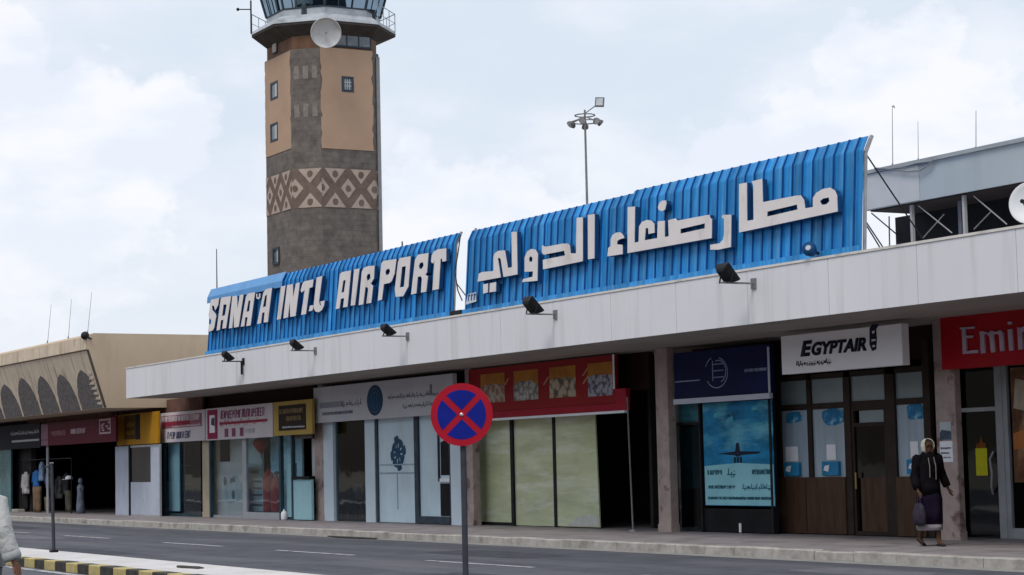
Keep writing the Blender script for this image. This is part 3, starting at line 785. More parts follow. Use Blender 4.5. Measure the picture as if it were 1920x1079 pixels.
MB().box(q3[4] + .0, q3[5], 22.66, 22.80, 1.29, 1.37).build('counter_top', black_flat, sf)
MB().box(q3[4] + .01, q3[5], 22.76, 22.80, 2.42, 3.0).build('roller_shutter', mat('brown_shutter', (.12, .105, .095), .6, .2, 3, stretch=(1, 1, 8)), sf)
MB().box(q3[4] + .01, q3[5], 23.3, 23.34, 1.37, 2.42).build('inner_wall', mat('grey_display_wall', (.40, .42, .41)), sf)
# money exchange front
X_ = [-52.207, -51.542, -49.476, -48.882, -48.751, -46.554, -46.343, -45.251, -44.565, -44.032]
g = MB(); g.box(X_[0], X_[9], 22.97, 23.1, 2.985, 3.10)
sf = g.build('shopfront', pale_panel, term)
for a, b in ((0, 1), (2, 3), (8, 9)): MB().box(X_[a], X_[b], 22.96, 23.1, .146, 2.98).build('pier', pale_panel, sf)
for (a, b, y_, z_) in ((X_[3] + .005, X_[4], 22.98, .146), (X_[5], X_[6], 22.96, .146), (X_[7] - .02, X_[7] + .02, 22.97, 1.2), (X_[8] - .06, X_[8] - .005, 22.96, .16)): MB().box(a, b, y_, 23.1, z_, 2.98).build('mullion', frame_m, sf)
MB().box(X_[6] + .003, X_[8] - .063, 22.94, 23.1, .16, .34).build('threshold', frame_m, sf)
pane((X_[1], X_[2], .16, 2.98), 23.06, dark_glass, sf, 'door')
pane((X_[4], X_[5], .16, 2.98), 23.04, frost, sf); pane((X_[6], X_[7], .34, 2.98), 23.04, frost, sf)
pane((X_[7], X_[8] - .06, 2.35, 2.98), 23.05, frost, sf)
MB().box(X_[7] + .02, X_[8] - .07, 23.02, 23.07, .34, 2.33).build('machine_front', pale_panel, sf)
f_ = fac(23.02); a, b = X_[7] + .08, X_[8] - .18
g = MB(); g.prism([[(a, 1.35), (b, 1.35), (b, 2.1), ((a + b) / 2 + .05, 2.22), (a, 2.15)]], f_, -.01, .012); g.box(X_[7] + .04, X_[8] - .08, 23.0, 23.02, .36, 1.15); g.build('machine_screen', black_flat, sf)
MB().box(X_[7] + .05, X_[8] - .1, 22.98, 23.02, 1.19, 1.27).build('machine_shelf', paper, sf)
g = MB(); g.box(X_[4] + .05, X_[5] - .05, 23.006, 23.018, 1.40, 1.44); g.box(X_[4] + .05, X_[5] - .05, 23.006, 23.018, 1.62, 1.65); g.box((X_[4] + X_[5]) / 2 - .02, (X_[4] + X_[5]) / 2 + .02, 23.008, 23.018, .5, 1.40)
g.build('door_bars', mat('pale_grey_line', (.30, .40, .46), .5, .1, 3), sf)
# restaurant front
XR_ = [-44.285, -42.387, -42.258, -40.394, -40.274, -38.452, -38.361]
g = MB(); g.box(XR_[0] - .12, XR_[0], 23.42, 23.55, .146, 3.0); g.box(XR_[1], XR_[2], 23.42, 23.55, .146, 3.0); g.box(XR_[3], XR_[4], 23.42, 23.55, .146, 3.0); g.box(XR_[0], XR_[1], 23.44, 23.55, .146, .22); g.box(XR_[0] - .12, XR_[4], 23.43, 23.55, 3.0, 3.08)
sf = g.build('shopfront', black_m, term)
pane((XR_[0], XR_[1], .22, 3.02), 23.5, green_frost, sf); pane((XR_[2], XR_[3], .16, 3.02), 23.49, green_frost, sf)
g = MB(); g.prism([[(XR_[4], .17), (XR_[5], .17), (XR_[5] - .10, 3.02), (XR_[4] - .01, 3.02)]], fac(23.44), -.03, 0); g.build('door', green_frost, sf)
g = MB(); g.prism([[(XR_[4] + .45, .19), (XR_[5] - .04, .19), (XR_[5] - .05, .36), (XR_[5] - .22, .46), (XR_[4] + .9, .40)]], fac(23.438), -.004, .006); g.build('torn_film', mat('torn_white_film', (.52, .54, .50), .5, .12, 5), sf)
# navy travel shop front
N_ = [-35.515, -34.505, -34.448, -32.12]
g = MB(); g.box(N_[1], N_[2], 23.42, 23.52, .146, 2.9); g.box(N_[0], N_[1], 23.44, 23.52, 2.30, 2.36); g.box(N_[3], N_[3] + .06, 23.42, 23.55, .146, 3.6); g.box(N_[0], N_[3], 23.44, 23.55, 2.9, 2.98)
sf = g.build('shopfront', black_m, term)
pane((N_[0], N_[1], 2.36, 2.9), 23.5, mat('teal_film_pane', (.05, .22, .27), .2, .4, 1.5, stretch=(.7, 1, 2.5), spec=.6), sf)
pane((N_[0], N_[1], .16, 2.30), 23.5, dark_glass, sf, 'door')
MB().box(N_[0] + .02, N_[1] - .02, 23.56, 23.60, 1.02, 2.26).build('door_reflection_sheet', mat('painted_teal_reflection', (.02, .065, .075), .6, .25, 2), sf)  # teal reflection of the door glass, painted as a sheet behind it
MB().box(N_[2], N_[3], 23.46, 23.52, .16, .62).build('base_panel', black_flat, sf)
MB().box(-33.215, -33.162, 23.43, 23.455, .16, .34).build('door_stop', paper, sf)
# wood framed airline office
E_ = 23.9
g = MB()
def ev(x, w=.05): return x
xs = [-32.527, -32.303, -31.459, -31.327, -30.33, -30.142, -29.137, -28.87, -28.106, -27.922]
Z = [.16, 1.218, 2.495, 2.605, 3.058, 3.6]
g.box(xs[0], xs[1], 23.84, 23.92, Z[1], Z[5]); g.box(xs[2], xs[3], 23.84, 23.92, Z[1], Z[4]); g.box(xs[4], xs[5], 23.83, 23.92, .16, Z[4]); g.box(xs[6], xs[7], 23.83, 23.92, .16, Z[4]); g.box(xs[8], xs[9], 23.84, 23.92, .16, Z[5])
for a, b in ((xs[1], xs[2]), (xs[3], xs[4]), (xs[5], xs[6]), (xs[7], xs[8])): g.box(a, b, 23.85, 23.92, Z[2], Z[3]); g.box(a, b, 23.85, 23.92, Z[4], Z[4] + .1)
sf = g.build('shopfront', wood_dark, term)
for a, b in ((xs[1], xs[2]), (xs[3], xs[4]), (xs[5], xs[6]), (xs[7], xs[8])): pane((a, b, Z[3], Z[4]), 23.9, mat('grey_clerestory_pane', (.22, .28, .30), .3, .1, 1.5, spec=.6), sf)
for a, b in ((xs[1], xs[2]), (xs[3], xs[4]), (xs[7], xs[8])):
    pane((a, b, Z[1], Z[2]), 23.9, mat('pale_blue_film_pane', (.33, .42, .50), .15, .16, 1.2, stretch=(3, 1, .4), spec=.7), sf)
MB().box(xs[0], xs[4], 23.80, 23.9, .16, Z[1]).build('base_panel', wood, sf, bevel=.006)
MB().box(xs[7], xs[8], 23.80, 23.9, .16, Z[1]).build('base_panel', wood, sf, bevel=.006)
for xx in (-31.517,): MB().box(xx - .012, xx + .012, 23.79, 23.802, .2, Z[1] - .03).build('base_strip', wood_dark, sf)
dr = frame_box(MB(), (xs[5], xs[6], .16, Z[2]), 23.91, .07, .06); dr.box(xs[5] + .07, xs[6] - .07, 23.85, 23.91, Z[2] - .36, Z[2] - .29); dr = dr.build('door', wood_dark, sf)
MB().box(xs[5] + .2, xs[6] - .07, 23.86, 23.90, .2, Z[1] - .02).build('lower_panel', wood, sf)
pane((xs[5] + .07, xs[6] - .07, Z[1] - .02, Z[2] - .36), 23.90, dark_glass, sf)
pane((xs[5] + .22, xs[6] - .09, Z[2] - .29, Z[2] - .07), 23.89, mat('grey_clerestory_pane', (.22, .28, .30)), sf)
MB().tube((xs[5] + .14, 23.80, Z[1] + .08), (xs[5] + .14, 23.80, Z[1] - .22), .018, 8).build('handle', mat('brass', (.5, .36, .12), .3, .1, 4, metal=.8), sf)
# right-hand airline office door
Y5 = 24.3
xs = [-27.813, -27.716, -26.692, -26.521, -26.418, -25.248]
zt_ = 2.317
g = MB(); g.box(xs[0], xs[1], Y5 - .08, Y5, .15, 3.6); g.box(xs[2], xs[3], Y5 - .08, Y5, .15, 3.6); g.box(xs[1], xs[2], Y5 - .07, Y5, zt_, zt_ + .07); g.box(xs[3], xs[4], Y5 - .06, Y5, .15, 3.6); g.box(xs[4], xs[5], Y5 - .07, Y5, .15, .33)
sf = g.build('shopfront', alu, term)
pane((xs[1], xs[2], zt_ + .07, 3.55), Y5 - .02, dark_glass, sf)
pane((xs[1] + .02, xs[2] - .02, .2, zt_ - .01), Y5 - .03, dark_glass, sf, 'door')
pane((xs[4], xs[5], .33, 3.5), Y5 - .02, clear_glass, sf)
hx = -26.8
MB().path([(hx, Y5 - .06, 1.62), (hx - .02, Y5 - .13, 1.5), (hx + .03, Y5 - .14, 1.25), (hx - .01, Y5 - .13, 1.02), (hx - .05, Y5 - .06, .9)], .018, 8).build('handle', alu, sf)
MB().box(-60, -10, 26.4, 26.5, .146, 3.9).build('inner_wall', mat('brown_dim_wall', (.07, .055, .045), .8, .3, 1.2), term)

# ------------------------------------------------------------------ blue sign hoardings on the canopy
SY, SZ, SS = 20.97, 4.80, .07
PROF = [(0, 0), (1.74, .122), (1.765, .127), (1.985, .235)]
def on_sign(u, t, d):
    k = 1 / math.sqrt(1 + SS * SS)
    return (u, SY + SS * t - d * k, SZ + t + d * SS * k)
def ribbed(par, x0, x1, top=1.985, seed=1, pitch=.281):
    """standing-seam sheet: flat pans between narrow raised ribs, bent back along the top"""
    r = random.Random(seed); xs = [(x0, 0)]; seams_ = []
    x = x0 + .12
    while x < x1 - .06:
        xs += [(x, .0), (x + .006, .016), (x + .026, .016), (x + .032, .0)]; seams_.append(x + .016)
        x += pitch + r.uniform(-.012, .012)
    xs.append((x1, 0))
    pf = [(t * top / 1.985, y) for t, y in PROF]
    nx, nt = len(xs), len(pf); vs = []; fs = []
    for th in (0, .02):
        for i, (xx, d) in enumerate(xs):
            wob = r.uniform(-.004, .004)
            for t, y in pf: vs.append((xx, SY + y - d + wob + th, SZ + t + d * .1))
    for s_ in (0, 1):
        o = s_ * nx * nt
        for i in range(nx - 1):
            for j in range(nt - 1): fs.append((o + i * nt + j, o + (i + 1) * nt + j, o + (i + 1) * nt + j + 1, o + i * nt + j + 1))
    for i in range(nx - 1):
        for j in (0, nt - 1): fs.append((i * nt + j, (i + 1) * nt + j, nx * nt + (i + 1) * nt + j, nx * nt + i * nt + j))
    for i in (0, nx - 1):
        for j in range(nt - 1): fs.append((i * nt + j, i * nt + j + 1, nx * nt + i * nt + j + 1, nx * nt + i * nt + j))
    o = MB().add(vs, fs).build('ribbed_panel', blue_m, par)
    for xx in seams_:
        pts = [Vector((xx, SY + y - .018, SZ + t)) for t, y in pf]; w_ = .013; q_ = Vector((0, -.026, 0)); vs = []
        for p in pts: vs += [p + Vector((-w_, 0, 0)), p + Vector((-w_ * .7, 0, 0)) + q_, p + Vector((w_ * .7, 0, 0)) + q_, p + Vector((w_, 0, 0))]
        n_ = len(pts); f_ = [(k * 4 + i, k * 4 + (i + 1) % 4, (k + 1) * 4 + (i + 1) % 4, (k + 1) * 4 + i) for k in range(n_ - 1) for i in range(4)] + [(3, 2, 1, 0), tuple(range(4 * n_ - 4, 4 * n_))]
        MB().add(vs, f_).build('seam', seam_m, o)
    return o
def letter(name, loops, par, d0=.05, d1=.16):
    """letter of sheet metal: pale face, blue returns"""
    o = MB().prism(loops, on_sign, d1 - .012, d1).build(name, letter_m, par)
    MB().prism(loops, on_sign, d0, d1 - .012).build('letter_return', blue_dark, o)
    return o
en = thing('airport_sign', 'long blue ribbed metal hoarding with the silver English letters', 'sign', (-48, 21, 4.8))
XA, XB = -55.85, -40.5
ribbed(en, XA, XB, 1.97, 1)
# plain flashing over the top at the far end
pf = [(1.58, .10), (1.74, .112), (1.765, .118), (1.99, .23)]
g = MB(); a, b = XA - .02, -50.3
vs = [(xx, SY + y - .075 + th, SZ + t + .01) for th in (0, .02) for xx in (a, b) for t, y in pf]; n = len(pf)
fs = [(i, i + 1, n + i + 1, n + i) for i in range(n - 1)] + [(2 * n + i, 2 * n + i + 1, 3 * n + i + 1, 3 * n + i) for i in range(n - 1)]
fs += [(0, n, 3 * n, 2 * n), (n - 1, 2 * n - 1, 4 * n - 1, 3 * n - 1)] + [(n + i, n + i + 1, 3 * n + i + 1, 3 * n + i) for i in range(n - 1)]
g.add(vs, fs); g.build('top_flashing', blue_pale, en)
g = MB(); g.prism([rect(XA, XB, .0, .20)], on_sign, .0, .062); g.build('base_flashing', blue_m, en)
ENG = [[[(-55.369, 1.641), (-54.716, 1.647), (-54.765, 1.439), (-54.974, 1.307), (-55.077, 1.433), (-55.165, 1.47), (-55.261, 1.448), (-55.227, 1.336), (-54.931, 1.205), (-54.878, 1.112), (-54.98, 0.814), (-55.106, 0.744), (-55.463, 0.722), (-55.405, 0.952), (-55.312, 0.926), (-55.251, 0.961), (-55.237, 1.049), (-55.459, 1.155), (-55.486, 1.216)]], [[(-54.585, 1.611), (-54.482, 1.642), (-53.782, 1.618), (-54.048, 0.741), (-54.333, 0.744), (-54.273, 0.99), (-54.478, 0.989), (-54.529, 0.724), (-54.774, 0.721)], [(-54.34, 1.425), (-54.096, 1.41), (-54.175, 1.119), (-54.409, 1.098)]], [[(-53.685, 1.603), (-53.348, 1.598), (-53.234, 1.185), (-53.123, 1.595), (-52.839, 1.591), (-53.081, 0.713), (-53.425, 0.713), (-53.514, 1.167), (-53.567, 0.717), (-53.815, 0.715)]], [[(-52.648, 1.512), (-52.505, 1.586), (-51.999, 1.582), (-52.198, 0.69), (-52.502, 0.688), (-52.436, 0.934), (-52.629, 0.933), (-52.657, 0.703), (-52.914, 0.701)], [(-52.449, 1.372), (-52.299, 1.389), (-52.347, 1.089), (-52.549, 1.085)]], [[(-51.917, 1.528), (-51.841, 1.525), (-51.829, 1.436), (-51.75, 1.407), (-51.692, 1.421), (-51.691, 1.519), (-51.616, 1.516), (-51.613, 1.39), (-51.728, 1.362), (-51.858, 1.397)]], [[(-51.394, 1.513), (-51.233, 1.593), (-50.797, 1.602), (-50.962, 0.697), (-51.255, 0.699), (-51.22, 0.976), (-51.391, 0.97), (-51.451, 0.694), (-51.723, 0.695)], [(-51.258, 1.417), (-51.115, 1.443), (-51.159, 1.13), (-51.373, 1.118)]], [[(-50.172, 1.576), (-49.867, 1.577), (-50.079, 0.708), (-50.33, 0.707)]], [[(-49.75, 1.576), (-49.378, 1.577), (-49.307, 1.176), (-49.171, 1.571), (-48.912, 1.576), (-49.082, 0.717), (-49.427, 0.72), (-49.515, 1.138), (-49.589, 0.718), (-49.891, 0.712)]], [[(-48.727, 1.525), (-48.625, 1.577), (-48.026, 1.578), (-48.064, 1.385), (-48.259, 1.377), (-48.407, 0.717), (-48.713, 0.715), (-48.55, 1.344), (-48.753, 1.3), (-48.824, 1.36)]], [[(-48.164, 0.913), (-47.943, 0.913), (-47.987, 0.775), (-48.218, 0.774)]], [[(-47.826, 1.602), (-47.478, 1.617), (-47.608, 0.975), (-47.542, 0.864), (-47.456, 0.875), (-47.52, 0.968), (-47.244, 0.974), (-47.279, 0.844), (-47.388, 0.747), (-47.583, 0.702), (-47.788, 0.735), (-47.925, 0.841)]], [[(-46.387, 1.565), (-46.248, 1.601), (-45.73, 1.593), (-45.837, 0.705), (-46.096, 0.711), (-46.052, 0.936), (-46.256, 0.939), (-46.308, 0.702), (-46.532, 0.699)], [(-46.165, 1.377), (-46.011, 1.389), (-46.084, 1.09), (-46.235, 1.083)]], [[(-45.544, 1.595), (-45.231, 1.598), (-45.397, 0.713), (-45.638, 0.718)]], [[(-45.083, 1.503), (-44.992, 1.582), (-44.768, 1.605), (-44.372, 1.584), (-44.381, 1.267), (-44.539, 1.163), (-44.406, 1.088), (-44.465, 0.694), (-44.734, 0.7), (-44.669, 1.044), (-44.71, 1.09), (-44.838, 1.101), (-44.914, 0.691), (-45.174, 0.696)], [(-44.746, 1.405), (-44.602, 1.411), (-44.565, 1.312), (-44.64, 1.262), (-44.765, 1.253), (-44.805, 1.334)]], [[(-43.989, 1.601), (-43.885, 1.648), (-43.17, 1.625), (-43.24, 1.277), (-43.374, 1.121), (-43.478, 1.089), (-43.802, 1.087), (-43.872, 0.722), (-44.091, 0.715)], [(-43.708, 1.423), (-43.536, 1.435), (-43.485, 1.365), (-43.551, 1.296), (-43.716, 1.292), (-43.745, 1.361)]], [[(-43.076, 1.541), (-43.0, 1.627), (-42.413, 1.615), (-42.466, 0.912), (-42.716, 0.712), (-43.119, 0.727), (-43.181, 0.918)], [(-42.851, 1.408), (-42.641, 1.407), (-42.697, 0.932), (-42.916, 0.932)]], [[(-42.175, 1.509), (-42.022, 1.613), (-41.494, 1.597), (-41.531, 1.157), (-41.607, 1.11), (-41.474, 1.061), (-41.528, 0.714), (-41.79, 0.718), (-41.769, 1.034), (-41.828, 1.097), (-41.991, 1.099), (-42.035, 0.72), (-42.301, 0.715)], [(-41.899, 1.409), (-41.758, 1.418), (-41.71, 1.337), (-41.784, 1.271), (-41.926, 1.266), (-41.962, 1.342)]], [[(-41.344, 1.41), (-41.32, 1.534), (-41.216, 1.605), (-41.021, 1.634), (-40.621, 1.614), (-40.602, 1.329), (-40.765, 1.327), (-40.804, 1.408), (-40.873, 1.397), (-40.903, 0.724), (-41.21, 0.723), (-41.167, 1.429), (-41.21, 1.334), (-41.311, 1.353)]]]
for lp in ENG: letter('letter', lp, en)
ar = thing('airport_sign', 'long blue ribbed metal hoarding with the silver Arabic letters', 'sign', (-33, 21, 4.8))
XC, XD = -39.90, -26.10
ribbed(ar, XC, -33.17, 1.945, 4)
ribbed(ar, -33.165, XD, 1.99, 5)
g = MB(); g.prism([rect(XC, XD, .0, .19)], on_sign, .0, .062); g.build('base_flashing', blue_m, ar)
ARA = [[[(-37.601, 1.653), (-37.376, 1.635), (-37.273, 0.724), (-37.872, 0.722), (-38.026, 1.112), (-38.097, 1.161), (-38.163, 1.135), (-38.002, 0.726), (-39.039, 0.726), (-39.0, 0.897), (-38.859, 0.919), (-38.325, 0.893), (-38.359, 1.202), (-38.305, 1.273), (-38.169, 1.308), (-37.872, 1.291), (-37.8, 1.128), (-37.703, 0.897), (-37.517, 0.899)]], [[(-38.775, 0.645), (-38.561, 0.646), (-38.556, 0.454), (-38.757, 0.442)]], [[(-38.472, 0.642), (-38.201, 0.643), (-38.196, 0.443), (-38.476, 0.447)]], [[(-36.964, 0.748), (-36.987, 1.048), (-36.883, 1.168), (-36.717, 1.203), (-36.547, 1.171), (-36.435, 1.067), (-36.416, 0.514), (-37.061, 0.543), (-37.009, 0.603), (-36.616, 0.614), (-36.606, 0.724)], [(-36.803, 1.011), (-36.725, 1.059), (-36.646, 1.005), (-36.659, 0.932), (-36.791, 0.945)]], [[(-36.264, 1.23), (-36.125, 1.186), (-35.423, 1.179), (-35.228, 1.158), (-35.144, 1.108), (-35.108, 0.949), (-34.888, 0.927), (-34.913, 1.644), (-34.68, 1.628), (-34.621, 0.744), (-36.19, 0.728), (-36.215, 0.926), (-35.317, 0.928), (-35.36, 1.028), (-36.186, 1.028), (-36.264, 1.087)]], [[(-34.483, 1.651), (-34.229, 1.639), (-34.181, 0.757), (-34.417, 0.759)]], [[(-33.688, 0.748), (-33.666, 0.911), (-33.582, 0.934), (-33.584, 1.076), (-33.524, 1.148), (-33.395, 1.18), (-33.249, 1.17), (-33.149, 1.107), (-33.097, 1.041), (-33.225, 1.038), (-33.337, 1.015), (-33.355, 0.948), (-33.153, 0.918), (-33.136, 0.736)]], [[(-33.004, 1.629), (-32.749, 1.61), (-32.724, 0.913), (-32.573, 0.914), (-32.575, 1.206), (-32.479, 1.284), (-32.294, 1.301), (-32.153, 1.268), (-32.048, 1.189), (-32.033, 1.028), (-32.232, 1.024), (-32.254, 1.14), (-32.341, 1.15), (-32.365, 0.921), (-31.929, 0.916), (-31.928, 1.231), (-31.695, 1.216), (-31.678, 0.909), (-31.537, 0.907), (-31.574, 1.21), (-31.337, 1.219), (-31.275, 1.168), (-30.28, 1.159), (-30.224, 1.152), (-30.216, 1.103), (-30.149, 1.063), (-30.141, 0.725), (-32.957, 0.736)], [(-31.157, 1.001), (-30.363, 1.015), (-30.365, 0.926), (-31.153, 0.915)]], [[(-31.937, 1.495), (-31.896, 1.574), (-31.791, 1.606), (-31.67, 1.592), (-31.66, 1.52), (-31.691, 1.424), (-31.78, 1.404), (-31.903, 1.441)]], [[(-29.844, 1.068), (-29.804, 1.106), (-29.549, 1.076), (-29.536, 0.502), (-29.914, 0.494), (-30.171, 0.517), (-30.175, 0.608), (-29.891, 0.603), (-29.783, 0.655), (-29.755, 0.747), (-29.768, 1.027)]], [[(-29.332, 1.596), (-29.103, 1.592), (-29.063, 0.912), (-28.867, 0.909), (-28.903, 1.516), (-28.95, 1.592), (-28.649, 1.598), (-28.612, 1.185), (-27.665, 1.181), (-27.539, 1.169), (-27.441, 1.076), (-27.405, 0.933), (-27.187, 0.93), (-27.193, 1.083), (-27.103, 1.158), (-26.92, 1.201), (-26.738, 1.197), (-26.616, 1.134), (-26.553, 1.041), (-26.529, 0.776), (-29.294, 0.732)], [(-28.466, 1.005), (-27.628, 1.025), (-27.609, 0.938), (-28.478, 0.918)], [(-27.005, 1.003), (-26.915, 1.039), (-26.763, 1.039), (-26.746, 0.971), (-26.82, 0.933), (-26.957, 0.936)]]]
for lp in ARA: letter('letter', lp, ar)
g = MB(); lab = [(-39.631, 0.508), (-39.259, 0.526), (-39.241, 0.32), (-39.716, 0.289)]
g.prism([lab], on_sign, .055, .075); lb = g.build('patch_label', mat('pale_label', (.5, .56, .62), .6, .2, 5), ar)
g = MB(); x0 = min(p[0] for p in lab); 
for k in range(4):
    xx = x0 + .12 + k * .13; g.prism([rect(xx, xx + .035, .36, .50)], on_sign, .075, .084)
    if k < 3: g.prism([rect(xx + .037, xx + .08, .46, .49)], on_sign, .075, .083)
g.build('lettering', blue_dark, lb)
# edge posts, struts behind
for par, ends in ((en, (XA + .05, XB - .05)), (ar, (XC + .05, XD))):
    for xe in ends:
        g = MB(); g.bar((xe, SY + .06, 4.55), (xe, SY + .06 + .12, SZ + 1.72), .045); g.bar((xe, SY + .18, SZ + 1.72), (xe, SY + .32, SZ + 2.0), .05); g.build('edge_post', mat('pale_sign_post', (.3, .31, .33), .5, .15, 4), par)
    x = ends[1] - (1.2 if par is en else 0)
    while x > ends[0] - .1:
        g = MB(); g.bar((x, SY + .16, SZ + 1.72), (x, SY + 1.75, 4.6), .018); g.bar((x, SY + .1, SZ + .62), (x, SY + .75, 4.62), .016); g.build('strut', black_m, par)
        x -= 3.4
# loose cable in the gap between the two hoardings
cb = thing('cable', 'thin dark cable hanging in the white gap between the hoardings', 'cable', (XB, 21.2, 4.8))
g = MB(); g.path([(XB + .03, 21.22, 6.72), (XB + .02, 21.15, 6.3), (XB + .05, 21.05, 5.9), (XB + .3, 20.98, 5.45), (XB + .56, 20.95, 5.2)], .014, 6); g.build('wire', black_m, cb)
bx_ = thing('junction_box', 'small dark box in the gap between the blue hoardings', 'box', (-40.2, 20.95, 4.87))
g = MB(); g.box(XB + .03, XC - .04, 20.9, 21.0, 4.87, 5.0); g.build('case', black_m, bx_, bevel=.01)

# ------------------------------------------------------------------ floodlights on brackets along the fascia
def floodlight(x, label, zb=4.66, tilt=.9, reach=.78, big=1.0, mast=False):
    t = thing('floodlight', label, 'floodlight', (x, 20.7, zb), 'floodlights along the canopy')
    y1 = 20.7 - reach
    g = MB(); g.bar((x, 20.7, zb), (x, y1, zb), .035, .03); g.box(x - .07, x + .07, 20.675, 20.70, zb - .09, zb + .09); g.build('bracket', steel if not mast else black_m, t)
    if mast:
        g = MB(); g.bar((x, 20.64, zb), (x, 20.64, zb - .36), .05); g.build('foot', black_m, t)
    # housing: a deep tray leaning back, its glass towards the sign
    c = Vector((x - .03, y1 + .17, zb + .24 * big)); ax = Vector((0, math.cos(tilt), math.sin(tilt))); ay = Vector((1, 0, 0)); az = ax.cross(ay) * -1
    rings = []
    for dd, s_ in ((-.15, .62), (-.09, .86), (0, 1), (.07, 1.04)):
        rings.append([c + ax * dd * big + ay * (sx * .23 * s_ * big) + az * (sz * .26 * s_ * big) for sx, sz in ((-1, -1), (1, -1), (1, 1), (-1, 1))])
    g = MB(); g.loft(rings); h = g.build('housing', black_m, t, bevel=.008)
    g = MB(); g.loft([[c + ax * dd * big + ay * (sx * .21 * big) + az * (sz * .24 * big) for sx, sz in ((-1, -1), (1, -1), (1, 1), (-1, 1))] for dd in (.07, .078)]); g.build('lens', lens, h)
    g = MB()
    for sx in (-.27, .27): g.bar((x - .03 + sx * big, y1 + .17, zb + .26 * big), (x - .03 + sx * big * .9, y1 + .12, zb + .01), .02)
    g.bar((x - .03 - .25 * big, y1 + .12, zb + .012), (x - .03 + .25 * big, y1 + .12, zb + .012), .022); g.build('yoke', black_m, t)
    return t
floodlight(-52.316, 'black floodlight with a drop foot, at the far left end of the white canopy', mast=True, zb=4.525, reach=.62, big=.62)
floodlight(-47.435, 'black floodlight on the fascia below the letters INT.L', zb=4.531, reach=.68, big=.62)
floodlight(-42.168, 'black floodlight on the fascia below the letters PORT', zb=4.553, reach=.66, big=.62)
floodlight(-35.443, 'dark grey floodlight tilted up below the left Arabic word', zb=4.557, reach=.68, tilt=.75, big=.74)
floodlight(-28.669, 'large black floodlight on the fascia nearest the right end of the sign', zb=4.589, reach=.70, big=.70, tilt=.7)
c = Vector((-27.098, 20.72, 5.01))
sl = thing('spotlight', 'small round blue spotlight with a bright lens low on the Arabic hoarding', 'spotlight', tuple(c))
g = MB(); g.lathe([(.04, -.12), (.09, -.08), (.12, .02), (.12, .08)], c, 12, (.5, -.8, .3)); g.build('shade', blue_dark, sl, smooth=True)
g = MB(); g.lathe([(.05, .081), (.045, .1)], c, 12, (.5, -.8, .3)); g.build('lens', mat('pale_spot_lens', (.42, .45, .5), .3, .1, 3), sl)
g = MB(); g.tube(c, c + Vector((-.05, .22, -.05)), .025, 6); g.build('bracket', black_m, sl)

# ------------------------------------------------------------------ grey upper storey behind the hoarding
upb = thing('upper_storey', 'grey upper storey with a deep overhanging fascia on braced posts', 'building', (-25, 24, 4.6))
grey_clad = mat('grey_cladding', (.36, .405, .44), .5, .04, .6, stain=(.31, .35, .385), stain_s=.8, stain_st=(2, 1, .3), stain_lo=.5, stain_hi=.8)
g = MB(); g.box(-29.72, -8, 24.0, 34, 6.10, 6.76); g.build('roof_overhang', grey_clad, upb)
g = MB(); g.box(-29.74, -8, 23.95, 24.5, 6.762, 6.83); g.build('roof_edge', mat('weathered_roof_edge', (.30, .325, .345), .7, .15, 2.5, stretch=(.5, 1, 2)), upb)
g = MB(); g.box(-29.715, -28.15, 23.985, 23.998, 6.11, 6.75); g.build('end_sheet', mat('pale_end_sheet', (.46, .475, .49), .5, .05, 2), upb)
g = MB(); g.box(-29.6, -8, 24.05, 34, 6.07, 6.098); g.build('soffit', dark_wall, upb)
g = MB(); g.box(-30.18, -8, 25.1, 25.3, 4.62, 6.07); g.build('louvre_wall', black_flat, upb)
def U(px, py, Y=24.12): pass
for a in ((-28.524, 24.12, 5.731), (-27.135, 24.12, 5.76)):
    MB().box(a[0] - .028, a[0] + .028, 24.09, 24.15, 4.62, 6.07).build('post', mat('pale_post', (.36, .36, .37), .6, .1, 3), upb)
MB().box(-27.8, -27.716, 24.55, 24.7, 4.62, 6.07).build('post', steel, upb)
brace_m = mat('pale_brace', (.34, .33, .33), .6, .15, 4)
for a, b, y in (((-28.345, 24.12, 6.037), (-27.485, 24.12, 5.453), 0), ((-28.695, 24.5, 5.511), (-28.109, 24.5, 5.87), 0), ((-26.887, 24.12, 6.028), (-26.1, 24.12, 5.448), 0), ((-27.346, 24.5, 5.517), (-26.894, 24.5, 5.775), 0)):
    MB().bar(a, b, .016).build('brace', brace_m, upb)
MB().bar((-29.884, 24.3, 6.09), (-29.149, 24.3, 5.592), .018).build('brace', black_m, upb)
MB().bar((-30.109, 24.9, 6.08), (-30.131, 24.9, 5.436), .02).build('post', steel, upb)
MB().bar((-29.01, 23.4, 5.817), (-28.549, 23.4, 5.249), .018).build('brace', black_m, upb)
wr = thing('cable', 'loose grey cable sagging along the top of the grey fascia', 'cable', (-28.403, 23.93, 6.661))
g = MB(); g.path([(-29.29, 23.93, 6.831), (-28.989, 23.93, 6.789), (-28.694, 23.93, 6.72), (-28.331, 23.93, 6.642), (-28.042, 23.93, 6.622), (-27.824, 23.93, 6.677), (-27.677, 23.93, 6.761)], .016, 6)
g.path([(-28.858, 23.92, 6.761), (-28.532, 23.92, 6.746), (-28.094, 23.92, 6.762), (-27.694, 23.92, 6.744)], .012, 6); g.build('wire', mat('grey_cable', (.2, .22, .24), .6, .1, 5), wr)
